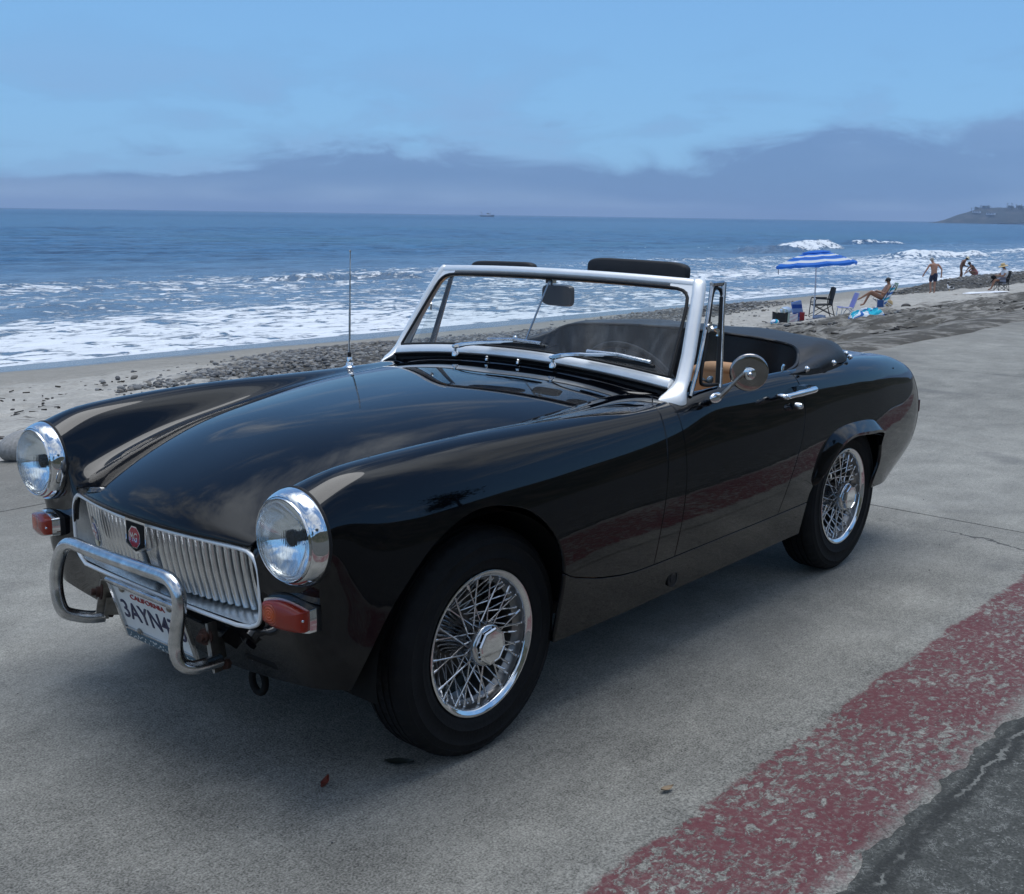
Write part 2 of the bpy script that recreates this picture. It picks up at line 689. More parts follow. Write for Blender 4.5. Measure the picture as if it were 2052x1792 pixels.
def spline1(xs, ys):
    """natural cubic spline through points, xs increasing"""
    xs, ys = np.asarray(xs, float), np.asarray(ys, float)
    n = len(xs)
    h = np.diff(xs)
    A = np.eye(n)
    r = np.zeros(n)
    for i in range(1, n - 1):
        A[i, i - 1], A[i, i], A[i, i + 1] = h[i - 1], 2 * (h[i - 1] + h[i]), h[i]
        r[i] = 6 * ((ys[i + 1] - ys[i]) / h[i] - (ys[i] - ys[i - 1]) / h[i - 1])
    m = np.linalg.solve(A, r)

    def f(x):
        x = np.asarray(x, float)
        i = np.clip(np.searchsorted(xs, x) - 1, 0, n - 2)
        a, b = xs[i + 1] - x, x - xs[i]
        return (m[i] * a ** 3 + m[i + 1] * b ** 3) / (6 * h[i]) + (ys[i] / h[i] - m[i] * h[i] / 6) * a + (ys[i + 1] / h[i] - m[i + 1] * h[i] / 6) * b
    return f


# ------------------------------------------------------------------ the car (front axle at x = 0, nose towards +X, left side +Y)
car = tag(empty('sports_car', (-1.016, 0, 0)),
          'black open two-seat classic sports car with wire wheels and chrome nudge bar', 'car')
LAMP = (0.535, 0.637)
STN = [  # x, then (y, z) of ten rails from the bonnet edge over the wing crown down to the sill
    (0.40, (.390, .628), (.428, .655), (.476, .730), (.536, .766), (.602, .744), (.647, .668), (.662, .570), (.654, .465), (.642, .372), (.616, .286)),
    (0.30, (.405, .660), (.442, .676), (.488, .745), (.542, .778), (.607, .757), (.656, .680), (.680, .580), (.678, .462), (.668, .352), (.645, .240)),
    (0.15, (.424, .698), (.457, .706), (.500, .758), (.550, .787), (.613, .766), (.665, .690), (.691, .590), (.691, .470), (.680, .350), (.660, .230)),
    (-.05, (.447, .729), (.475, .734), (.512, .772), (.556, .7925), (.618, .771), (.669, .692), (.694, .590), (.693, .470), (.680, .350), (.655, .225)),
    (-.30, (.465, .766), (.489, .768), (.522, .784), (.563, .791), (.622, .771), (.669, .694), (.692, .592), (.689, .470), (.672, .345), (.648, .220)),
    (-.55, (.476, .787), (.502, .788), (.533, .792), (.570, .789), (.626, .769), (.667, .698), (.689, .596), (.684, .470), (.666, .343), (.643, .216)),
    (-.80, (.484, .796), (.512, .798), (.545, .797), (.582, .791), (.634, .770), (.666, .708), (.687, .600), (.682, .470), (.664, .342), (.641, .218)),
    (-.95, (.572, .772), (.588, .790), (.604, .799), (.622, .799), (.649, .774), (.669, .714), (.688, .602), (.682, .470), (.664, .342), (.641, .220)),
    (-1.15, (.575, .774), (.590, .797), (.605, .806), (.624, .805), (.650, .777), (.670, .716), (.689, .604), (.683, .470), (.664, .342), (.641, .222)),
    (-1.35, (.575, .776), (.590, .800), (.605, .809), (.624, .807), (.650, .778), (.671, .716), (.689, .604), (.683, .470), (.664, .342), (.641, .224)),
    (-1.52, (.573, .778), (.588, .801), (.604, .810), (.623, .807), (.650, .778), (.671, .716), (.688, .604), (.681, .470), (.662, .342), (.640, .226)),
    (-1.66, (.555, .780), (.575, .799), (.594, .807), (.616, .804), (.647, .776), (.670, .714), (.684, .603), (.677, .470), (.660, .342), (.640, .228)),
    (-1.82, (.520, .785), (.550, .798), (.577, .804), (.607, .801), (.642, .773), (.667, .711), (.679, .600), (.671, .470), (.658, .345), (.640, .230)),
    (-2.00, (.485, .795), (.525, .800), (.560, .802), (.596, .798), (.636, .769), (.663, .706), (.674, .595), (.667, .470), (.657, .350), (.640, .240)),
    (-2.20, (.460, .795), (.500, .797), (.542, .797), (.585, .791), (.628, .760), (.656, .697), (.667, .588), (.660, .466), (.650, .362), (.632, .282)),
    (-2.40, (.440, .782), (.482, .783), (.525, .782), (.568, .776), (.612, .746), (.641, .683), (.651, .576), (.645, .462), (.634, .364), (.613, .272)),
]
TAIL = [(-2.620, .410, .757), (-2.620, .455, .757), (-2.617, .500, .754), (-2.610, .540, .748), (-2.636, .583, .720), (-2.690, .604, .655), (-2.733, .610, .560), (-2.733, .606, .462), (-2.684, .592, .368), (-2.555, .572, .284)]
cv, cf = [], []


def cadd(x, y, z):
    cv.append((x, y, z))
    return len(cv) - 1


rows = [[cadd(s[0], *p) for p in s[1:]] for s in STN]
rows.append([cadd(*p) for p in TAIL])
for a, b in zip(rows[:-1], rows[1:]):
    for k in range(9):
        cf.append((a[k], b[k], b[k + 1], a[k + 1]))
ring = {}
for k, ang in ((1, 180), (2, 135), (3, 90), (4, 45), (5, 0), (6, -45), (10, 270), (11, 225)):
    ring[k] = cadd(0.483, LAMP[0] + 0.104 * math.cos(rad(ang)), LAMP[1] + 0.104 * math.sin(rad(ang)))
S0 = rows[0]
for k in range(1, 6):
    cf.append((ring[k], S0[k], S0[k + 1], ring[k + 1]))
g0 = cadd(.484, .380, .578)
FR = {7: [S0[7], cadd(.452, .607, .475), cadd(.486, .535, .474), cadd(.487, .402, .475)],
      8: [S0[8], cadd(.452, .598, .383), cadd(.481, .533, .388), cadd(.482, .398, .388), cadd(.488, .20, .388), cadd(.490, 0, .388)],
      9: [S0[9], cadd(.440, .575, .290), cadd(.452, .515, .284), cadd(.436, .375, .258), cadd(.424, .20, .238), cadd(.420, 0, .236)]}
cf.append((g0, S0[0], S0[1], ring[1]))
cf.append((ring[6], S0[6], FR[7][0], FR[7][1]))
cf.append((ring[10], ring[6], FR[7][1], FR[7][2]))
cf.append((ring[11], ring[10], FR[7][2], FR[7][3]))
cf.append((g0, ring[1], ring[11], FR[7][3]))
for a, b in ((7, 8), (8, 9)):
    for k in range(len(FR[a]) - 1):
        cf.append((FR[a][k + 1], FR[a][k], FR[b][k], FR[b][k + 1]))
# rear deck and tail face
dk = []
for i, s in enumerate(STN):
    if s[0] <= -1.99:
        zc_ = s[1][1] + 0.012
        dk.append((i, [cadd(s[0], 0, zc_), cadd(s[0], .22, zc_ - .003)]))
dk.append((len(rows) - 1, [cadd(-2.645, 0, .765), cadd(-2.638, .22, .763)]))
for (i, a), (j, b) in zip(dk[:-1], dk[1:]):
    cf.append((a[0], b[0], b[1], a[1]))
    cf.append((a[1], b[1], rows[j][0], rows[i][0]))
topc = [rows[-1][3], rows[-1][2], rows[-1][1], rows[-1][0], dk[-1][1][1], dk[-1][1][0]]
prev = topc
prev_edge = rows[-1][4]
for m in range(5, 10):
    e = rows[-1][m]
    ex, ey, ez = TAIL[m]
    row = [cadd(ex - 0.022 - 0.012 * q, cv[t][1], ez + 0.004 * q) for q, t in enumerate(topc)]
    cf.append((prev[0], prev_edge, e, row[0]))
    for q in range(5):
        cf.append((prev[q + 1], prev[q], row[q], row[q + 1]))
    prev, prev_edge = row, e
SV, SF = subdivide(cv, cf, 3, fit=3)
SN = vnormals(SV, SF)
k = np.argmin(np.linalg.norm(SV - np.array([-1.15, .689, .604]), axis=1))
if SN[k][1] < 0:
    SF = [f[::-1] for f in SF]
    SN = -SN
SIDE = (SV, SF, SN)


def side_y(x, z):
    d = (SV[:, 0] - x) ** 2 + (SV[:, 2] - z) ** 2 + np.where(SV[:, 1] < 0.5, 9, 0)
    i = np.argsort(d)[:6]
    w_ = 1 / (d[i] + 1e-7)
    return float((SV[i, 1] * w_).sum() / w_.sum())


def interp(zs, xs):
    zs, xs = np.array(zs), np.array(xs)
    o = np.argsort(zs)
    return lambda z: np.interp(z, zs[o], xs[o])


WING_X = interp((.30, .454, .58, .65, .75, .785, .79, .7965, .80), (-.682, -.690, -.700, -.708, -.722, -.738, -.765, -.80, -.805))
DOOR_F = interp((.3, .45, .75, .80), (-.790, -.80, -.802, -.806))
DOOR_R = interp((.30, .383, .507, .599, .673, .73, .809), (-1.405, -1.434, -1.482, -1.518, -1.540, -1.544, -1.519))
SILL_Z = lambda x: np.interp(x, (-1.7, -1.63, -.714, -.60, -.523, -.413, -.283, -.2), (.342, .342, .334, .336, .343, .362, .397, .44))
ARCH_F = smooth_path([(.412, .10), (.412, .24), (.404, .31), (.382, .39), (.345, .47), (.29, .54), (.23, .593), (.157, .630), (.076, .648), (-.01, .641), (-.10, .612), (-.166, .563), (-.22, .496), (-.25, .416), (-.253, .30), (-.25, .10)], 5)
ARCH_R = smooth_path([(-1.628, .10), (-1.636, .34), (-1.660, .40), (-1.738, .489), (-1.789, .523), (-1.877, .545), (-1.96, .542), (-2.042, .535), (-2.133, .530), (-2.198, .517), (-2.234, .494), (-2.260, .451), (-2.272, .385), (-2.252, .31), (-2.246, .10)], 5)
G = 0.0026
lower = lambda V: V[:, 1]
not_arch_f = lambda V: np.where(V[:, 1] > .5, sdf_poly(V[:, [0, 2]], ARCH_F), 1.0)
not_arch_r = lambda V: np.where(V[:, 1] > .5, sdf_poly(V[:, [0, 2]], ARCH_R), 1.0)
above_sill = lambda V: np.where(V[:, 0] > -.2, 1.0, np.where(V[:, 0] < -1.75, 1.0, V[:, 2] - SILL_Z(V[:, 0]) - G))
# the valance seam under the grille
for right in (False, True):
    s = -1 if right else 1
    fw = panel('front_wing', SIDE, [lambda V: V[:, 0] - WING_X(V[:, 2]) - G, not_arch_f, above_sill,
                                    lambda V: np.where((V[:, 2] < .40) & (V[:, 0] > .36), V[:, 1] - .30 - .12 * (.39 - V[:, 2]) - .001, 1.0)], M_PAINT, car, right=right)
    panel('scuttle_side', SIDE, [lambda V: WING_X(V[:, 2]) - G - V[:, 0], lambda V: V[:, 0] - DOOR_F(V[:, 2]) - G, above_sill], M_PAINT, car, right=right)
    door = panel('door', SIDE, [lambda V: DOOR_F(V[:, 2]) - G - V[:, 0], lambda V: V[:, 0] - DOOR_R(V[:, 2]) - G, above_sill], M_PAINT, car, 0.03, right=right)
    if not right:
        door_left = door
    rw = panel('rear_wing', SIDE, [lambda V: DOOR_R(V[:, 2]) - G - V[:, 0], not_arch_r, above_sill,
                                   lambda V: np.where(V[:, 0] < -2.0, V[:, 1] - .41, 1.0)], M_PAINT, car, right=right)
    panel('sill', SIDE, [lambda V: SILL_Z(V[:, 0]) - G - V[:, 2], lambda V: -.235 - V[:, 0], lambda V: V[:, 0] + 1.645, not_arch_f, not_arch_r], M_PAINT, car, right=right)
    # flared lip of the rear arch
    O_ = smooth_path([(-1.648, .41), (-1.672, .470), (-1.692, .520), (-1.730, .560), (-1.795, .583), (-1.894, .590), (-1.999, .588), (-2.08, .582), (-2.146, .569), (-2.205, .540), (-2.240, .498), (-2.262, .456)], 5)
    I_ = smooth_path([(-1.660, .40), (-1.700, .445), (-1.738, .489), (-1.780, .519), (-1.830, .537), (-1.90, .546), (-1.98, .541), (-2.06, .534), (-2.133, .530), (-2.196, .517), (-2.236, .492), (-2.259, .455)], 5)
    mb = MB()

    def lip(u, v, s=s):
        i = min(int(round(u * (len(O_) - 1))), len(O_) - 1)
        o_, i_ = O_[i], I_[i]
        e = math.sin(math.pi * u) ** 0.35
        if o_[0] < -2.1:
            e *= min(1, max(0, (o_[1] - .455) / .085))
        y0 = side_y(*o_)
        P = [(o_[0], y0 - .002, o_[1]), (o_[0] * .85 + i_[0] * .15, y0 + .006 * e, o_[1] * .85 + i_[1] * .15),
             (o_[0] * .2 + i_[0] * .8, y0 + .032 * e, o_[1] * .2 + i_[1] * .8), (i_[0], y0 + .030 * e, i_[1] - .002),
             (i_[0], y0 - .02, i_[1] - .004)]
        p = P[int(round(v * 4))]
        return (p[0], s * p[1], p[2])
    mb.grid(lip, len(O_) - 1, 4, flip=right)
    mb.build('wheel_arch_lip', M_PAINT, rw, smooth=40)
    # wheel wells: dark liner and inner wall
    for cx, R_ in ((0.02, .345), (-1.95, .34)):
        mb = MB()
        mb.grid(lambda u, v, cx=cx, R_=R_: (cx + R_ * math.cos(math.pi * (1.0 - 1.05 * u)) * (1.0 if cx < -1 else 1), s * (.30 + (.318 if cx < -1 else .346) * v), .30 + R_ * .92 * math.sin(math.pi * (1.0 - 1.05 * u)) * (.82 if cx < -1 else 1)), 24, 1)
        mb.box((cx - .02, s * .30, .42), (.70, .01, .32)) if cx > -1 else mb.box((-2.07, s * .30, .50), (1.0, .01, .48)).box((-2.40, s * .46, .52), (.01, .32, .44))
        mb.build('wheel_arch_liner', M_BLACK, car, smooth=60)
    # tail lamp seen edge-on
    MB().box((-2.748, s * .585, .545), (.03, .03, .050)).build('tail_lamp', pmat('tail_lamp_red', (.05, .006, .008), .3), car)
# centre panels of the shared surface
def strip_center(name, fs):
    V, F, N = SIDE
    for fn in fs:
        V, F, N = clip(V, F, N, fn(V))
    V2 = np.vstack([V, V * np.array([1, -1, 1])])
    N2 = np.vstack([N, N * np.array([1, -1, 1])])
    F2 = list(F) + [tuple(len(V) + i for i in f[::-1]) for f in F]
    return mk(name, V2, F2, M_PAINT, car, smooth=180, normals=N2)


strip_center('front_valance', [lambda V: V[:, 0] - .30, lambda V: .402 - V[:, 2], lambda V: .30 + .12 * (.39 - V[:, 2]) - .001 - V[:, 1]])
strip_center('rear_deck', [lambda V: -1.99 - V[:, 0], lambda V: .406 - V[:, 1]])

# bonnet
bs = np.array([0, .35, 1, 2, 3, 4.5, 6.5, 9, 11.5, 14])
xc_ = spline1(bs, (.553, .549, .505, .40, .30, .15, -.05, -.30, -.55, -.800))
xe_ = spline1(bs, (.490, .486, .445, .35, .262, .125, -.065, -.31, -.555, -.800))
zc_ = spline1(bs, (.588, .606, .644, .694, .729, .769, .800, .823, .833, .832))
ze_ = spline1(bs, (.583, .590, .612, .655, .682, .706, .732, .767, .787, .796))
ye_ = spline1(bs, (.374, .378, .386, .400, .413, .430, .450, .468, .478, .482))


# inner edge of the wing, so that the bonnet follows it with an even gap
_c0 = {}
for fc in SF:
    for a_, b_ in zip(fc, fc[1:] + fc[:1]):
        _c0[(a_, b_)] = 1
_e0 = sorted({tuple(SV[i]) for e in _c0 if (e[1], e[0]) not in _c0 for i in e if SV[i][0] > -.86 and SV[i][1] < .52 and SV[i][2] > .57 and (SV[i][0] < .44 or SV[i][1] < .40)})
C0X, C0Y, C0Z = (np.array([p[k] for p in _e0]) for k in range(3))
for s in (1, -1):
    mb = MB()
    mb.add([(x, s * (y - .022), z - .016) for x, y, z in _e0] + [(x, s * (y + .012), z - .016) for x, y, z in _e0], [(i, i + 1, len(_e0) + i + 1, len(_e0) + i) for i in range(len(_e0) - 1)])
    mb.build('bonnet_gutter', M_BLACK, car)


def bonnet_pt(s, t):
    xe, xc, ze, zc, ye = (float(q(s)) for q in (xe_, xc_, ze_, zc_, ye_))
    a = abs(t)
    x0 = min(max(xe, C0X[0]), C0X[-1])
    w0 = min(1.0, max(0.0, (.47 - xe) / .03))
    ye = ye * (1 - w0) + (float(np.interp(x0, C0X, C0Y)) - .0045) * w0
    ze = ze * (1 - w0) + (float(np.interp(x0, C0X, C0Z)) + .001) * w0
    return (xe + (xc - xe) * (1 - a ** 2.2), ye * t, ze + (zc - ze) * (1 - a ** 2.5))


nu, nv = 90, 64
BV, BF = [], []
for i in range(nu + 1):
    s = 14 * (i / nu) ** 1.5
    for j in range(nv + 1):
        t = -1 + 2 * j / nv
        t = math.copysign(1 - (1 - abs(t)) ** 1.3, t)
        BV.append(bonnet_pt(s, t))
for i in range(nu):
    for j in range(nv):
        a = i * (nv + 1) + j
        BF.append((a, a + 1, a + nv + 2, a + nv + 1))
BV = np.array(BV)
BN = vnormals(BV, BF)
if BN[len(BN) // 2][2] < 0:
    BF = [f[::-1] for f in BF]
    BN = -BN
bonnet = panel('bonnet', (BV, BF, BN), [lambda V: np.where(V[:, 0] > -.7, 1.0, V[:, 0] + .797)], M_PAINT, car, 0.022)

# scuttle between bonnet and windscreen, with the rubber seal
WB = lambda y: (-.842 - .05 * y * y, y, .857 - .115 * y * y)            # bottom of the glass
WT = lambda y: (-1.005 - .17 * y * y, y, 1.117 - .045 * y * y)          # top of the glass
mb = MB()


def cowl(u, v):
    y = -.60 + 1.2 * u
    ye = 0.482
    a = min(abs(y) / ye, 1.0)
    z0 = .796 + .036 * (1 - a ** 2.5) - max(0, abs(y) - ye) * .06
    p0 = np.array((-.803 - max(0, abs(y) - ye) * .7, y, z0))
    b = WB(y)
    p1 = np.array((b[0] - .006, y, b[2] - .022 - .010 * (y / .6) ** 4))
    p = p0 + (p1 - p0) * v
    p[2] += .006 * math.sin(math.pi * v)
    return tuple(p)


mb.grid(cowl, 48, 6)
mb.build('scuttle_panel', M_PAINT, car, smooth=60)
mb = MB()
mb.grid(lambda u, v: (lambda y: (lambda b: (b[0] + .014 - .016 * v, y * 1.0, b[2] - .030 + .018 * v - .012 * (1 - v) * (y / .58) ** 4))(WB(y)))(-.585 + 1.17 * u), 40, 2)
mb.build('scuttle_seal', M_RUBBER, car, smooth=60)

# floor, bulkheads, dashboard, seats
mb = MB()
mb.box((-1.12, 0, .235), (2.6, 1.02, .03))
mb.box((-.05, 0, .40), (.62, .56, .36))
mb.box((.34, 0, .44), (.02, .80, .34))
mb.box((-2.33, 0, .46), (.40, .84, .28))
mb.box((-1.1, 0, .235), (1.1, 1.22, .03))
mb.build('underbody', M_BLACK, car)
mb = MB()
mb.grid(lambda u, v: (lambda y: (-.90 - .10 * v - .03 * y * y, y, .845 - .09 * y * y - .02 * v * v))(-.56 + 1.12 * u), 20, 5)
mb.box((-1.0, 0, .72), (.03, 1.12, .20))
mb.build('dashboard', M_VINYL, car, smooth=60)
for s in (1, -1):
    MB().box((-1.15, s * .555, .60), (.72, .02, .34)).build('door_trim', M_VINYL, car)
for s in (1, -1):
    zz0 = .40 if s > 0 else .335
    seat = MB().grid(lambda u, v: (-1.47 - .11 * v - .035 * math.sin(math.pi * v) + .05 * math.cos(math.pi * (u - .5)) - .0, s * .335 + (.42 * (u - .5)) * (1 - .20 * v ** 3), zz0 + .375 * v - .06 * abs(2 * u - 1) ** 3 * v ** 2), 16, 12).grid(lambda u, v: (-1.53 - .11 * v - .04 * math.cos(math.pi * (u - .5)), s * .335 + (.42 * (u - .5)) * (1 - .20 * v ** 3), zz0 + .375 * v - .06 * abs(2 * u - 1) ** 3 * v ** 2), 16, 12, flip=True) \
        .tube(smooth_path([(-1.50 - .11 * v, s * (.335 - .21 * (1 - .2 * v ** 3)), zz0 + .375 * v - .06 * v * v) for v in np.linspace(0, 1, 6)] + [(-1.605 + .01 * math.cos(math.pi * (u - .5)), s * .335 + s * (.34 * (u - .5)), zz0 + .378 - .06 * abs(2 * u - 1) ** 3) for u in np.linspace(.1, .9, 7)] + [(-1.50 - .11 * v, s * (.335 + .21 * (1 - .2 * v ** 3)), zz0 + .375 * v - .06 * v * v) for v in np.linspace(1, 0, 6)], 3), .028, 8) \
        .box((-1.25, s * .295, .37), (.44, .42, .12)).build('seat', M_TAN, car, smooth=50)
# steering wheel
Ms = Matrix.Translation((-1.14, .255, .735)) @ Euler((0, rad(-62), 0)).to_matrix().to_4x4()
sw = MB().tube([(.19 * math.cos(a), .19 * math.sin(a), 0) for a in np.linspace(0, 2 * math.pi, 41)[:-1]], .011, 8, closed=True, M=Ms).build('steering_wheel', M_RUBBER, car, smooth=80)
mb = MB()
for a in (0, 120, 240):
    for o_ in (-.018, .018):
        ca, sa = math.cos(rad(a)), math.sin(rad(a))
        mb.tube([(.03 * ca - o_ * sa, .03 * sa + o_ * ca, -.02), (.19 * ca - o_ * sa, .19 * sa + o_ * ca, 0)], .003, 6, M=Ms)
mb.lathe([(.035, -.04), (.04, -.015), (.0, -.012)], n=20, M=Ms)
mb.build('steering_spokes', M_CHROME_WORN, sw)
MB().tube([(-1.14, .255, .735), (-.95, .255, .62)], .02, 10).build('steering_column', M_BLACK, car)

# folded hood under its black cover
Opt = smooth_path([(-1.49, .628, .800), (-1.62, .636, .800), (-1.80, .628, .800), (-1.98, .604, .797), (-2.10, .562, .793), (-2.175, .49, .790), (-2.215, .35, .800), (-2.23, .15, .806), (-2.235, 0, .808)], 6)
Ipt = smooth_path([(-1.535, .605, .803), (-1.63, .585, .810), (-1.70, .560, .828), (-1.752, .525, .856), (-1.768, .47, .869), (-1.776, .36, .878), (-1.785, .2, .884), (-1.788, .1, .886), (-1.79, 0, .887)], 6)


def cover(i, v):
    o_, i_ = np.array(Opt[i]), np.array(Ipt[i])
    u = i / (len(Opt) - 1)
    d = o_ - i_
    hgt = max(i_[2] - o_[2], .004)
    # outside rises steeply, then runs level to the inner edge
    zz = math.sin(min(v / .55, 1) * math.pi / 2) ** .75
    p = o_ - d * v
    p[2] = o_[2] + hgt * zz + .006 * math.sin(math.pi * v) * min(1, u * 4)
    out = .022 * math.sin(math.pi * min(v / .5, 1)) * min(1, u * 3)
    n = np.array([-d[1] * 0 + d[0], d[1], 0]) / max(np.linalg.norm(d[:2]), 1e-6)
    p[:2] += n[:2] * out
    wr = .0035 * math.sin(u * 46 + 3 * math.sin(v * 5)) * math.exp(-((v - .12) / .12) ** 2) + .003 * math.sin(u * 21 + v * 9)
    p[2] += wr * min(1, u * 6)
    return tuple(p)


nO = len(Opt) - 1
mb = MB()
mb.grid(lambda a, v: cover(int(round(a * nO)), v), nO, 14)
# welt along the inner edge, then the drop into the cockpit
mb.tube([tuple(np.array(p) + (0, 0, .002)) for p in Ipt], .006, 6)
mb.grid(lambda a, v: (lambda p: (p[0] - .05 * math.sin(math.pi * v) * 0 - .03 * v + (.02 + .012 * math.sin(a * 30)) * math.sin(v * 3.1), p[1] - .02 * v * min(1, p[1] * 4), p[2] - (.40 * v) * min(1, .15 + a * 2.5)))(Ipt[int(round(a * nO))]), nO, 10)
# outer skirt
mb.grid(lambda a, v: (lambda p: (p[0], p[1] + .004, p[2] - .016 * v + .003 * math.sin(a * 50)))(Opt[int(round(a * nO))]), nO, 1)
mb.mirror_y()
hood = mb.build('hood_cover', M_VINYL, car, smooth=60)
st = None
for i, (x, y, z) in enumerate(((-1.596, .646, .812), (-1.82, .634, .812), (-2.03, .598, .812), (-2.15, .528, .808), (-2.212, .40, .812))):
    for s in (1, -1):
        q = Vector((x, y, 0)) - Vector((-1.9, .3, 0))
        q.normalize()
        if st is None:
            st = MB().sphere((0, 0, 0), (.009, .009, .009), 10, 6).lathe([(.011, -.004), (.011, .0), (.006, .004)], axis='y', n=12).build('press_stud', M_CHROME, hood, origin=(0, 0, 0))
            o = st
        else:
            o = dup(st, hood)
        o.location = Vector((x, s * y, z)) + Vector((q.x * .006, s * q.y * .006, .0)) - wl(hood)
MB().tube([(-1.515, .60, .79), (-1.515, .60, .822), (-1.518, .603, .830)], .005, 8).build('hood_catch', M_CHROME, car)
# ------------------------------------------------------------------ windscreen
def ws_pt(y01, v):
    """y01 in -1..1, v 0 bottom .. 1 top"""
    b = np.array(WB(.578 * y01))
    t = np.array(WT(.530 * y01))
    return b + (t - b) * v


ws = MB().grid(lambda u, v: tuple(ws_pt(-1 + 2 * u, v)), 30, 10).build('windscreen', M_GLASS, car, smooth=90)


def sweep(path_fn, n, prof, flip=False, caps=True):
    """prof(u) -> list of points (3D); consecutive sections joined, closed profile"""
    mb = MB()
    secs = [path_fn(i / n) for i in range(n + 1)]
    m = len(secs[0])
    V = [p for s in secs for p in s]
    F = []
    for i in range(n):
        for k in range(m):
            q = (i * m + k, i * m + (k + 1) % m, (i + 1) * m + (k + 1) % m, (i + 1) * m + k)
            F.append(q[::-1] if flip else q)
    if caps:
        F.append(tuple(range(m)) if flip else tuple(range(m))[::-1])
        e = tuple(n * m + k for k in range(m))
        F.append(e[::-1] if flip else e)
    return mb.add(V, F)


# directions in the plane of the glass
up_g = (ws_pt(0, 1) - ws_pt(0, 0))
up_g /= np.linalg.norm(up_g)
nrm_g = np.array((up_g[2], 0, -up_g[0]))          # pointing forward


def rail(v0, h0, h1, d0, d1, a=1.0, rnd=.003):
    def sec(u):
        y = (-1 + 2 * u) * a
        p = ws_pt(y, v0)
        pts = [(h0, d0), (h0 + rnd, d1 - rnd * .5), (h0 + rnd * 1.6, d1), (h1 - rnd * 1.6, d1), (h1 - rnd * .5, d1 - rnd), (h1, d0)]
        return [tuple(p + up_g * h + nrm_g * d) for h, d in pts]
    return sweep(sec, 36, None)


rail(0, -.008, .027, -.010, .010).build('windscreen_bottom_rail', M_ALU_BRIGHT, ws, smooth=50)
rail(0, -.014, -.008, -.008, .014).build('windscreen_bottom_seal', M_RUBBER, ws, smooth=50)
rail(1, -.010, .024, -.020, .012, 1.0, .006).build('windscreen_header_rail', M_ALU_BRIGHT, ws, smooth=50)
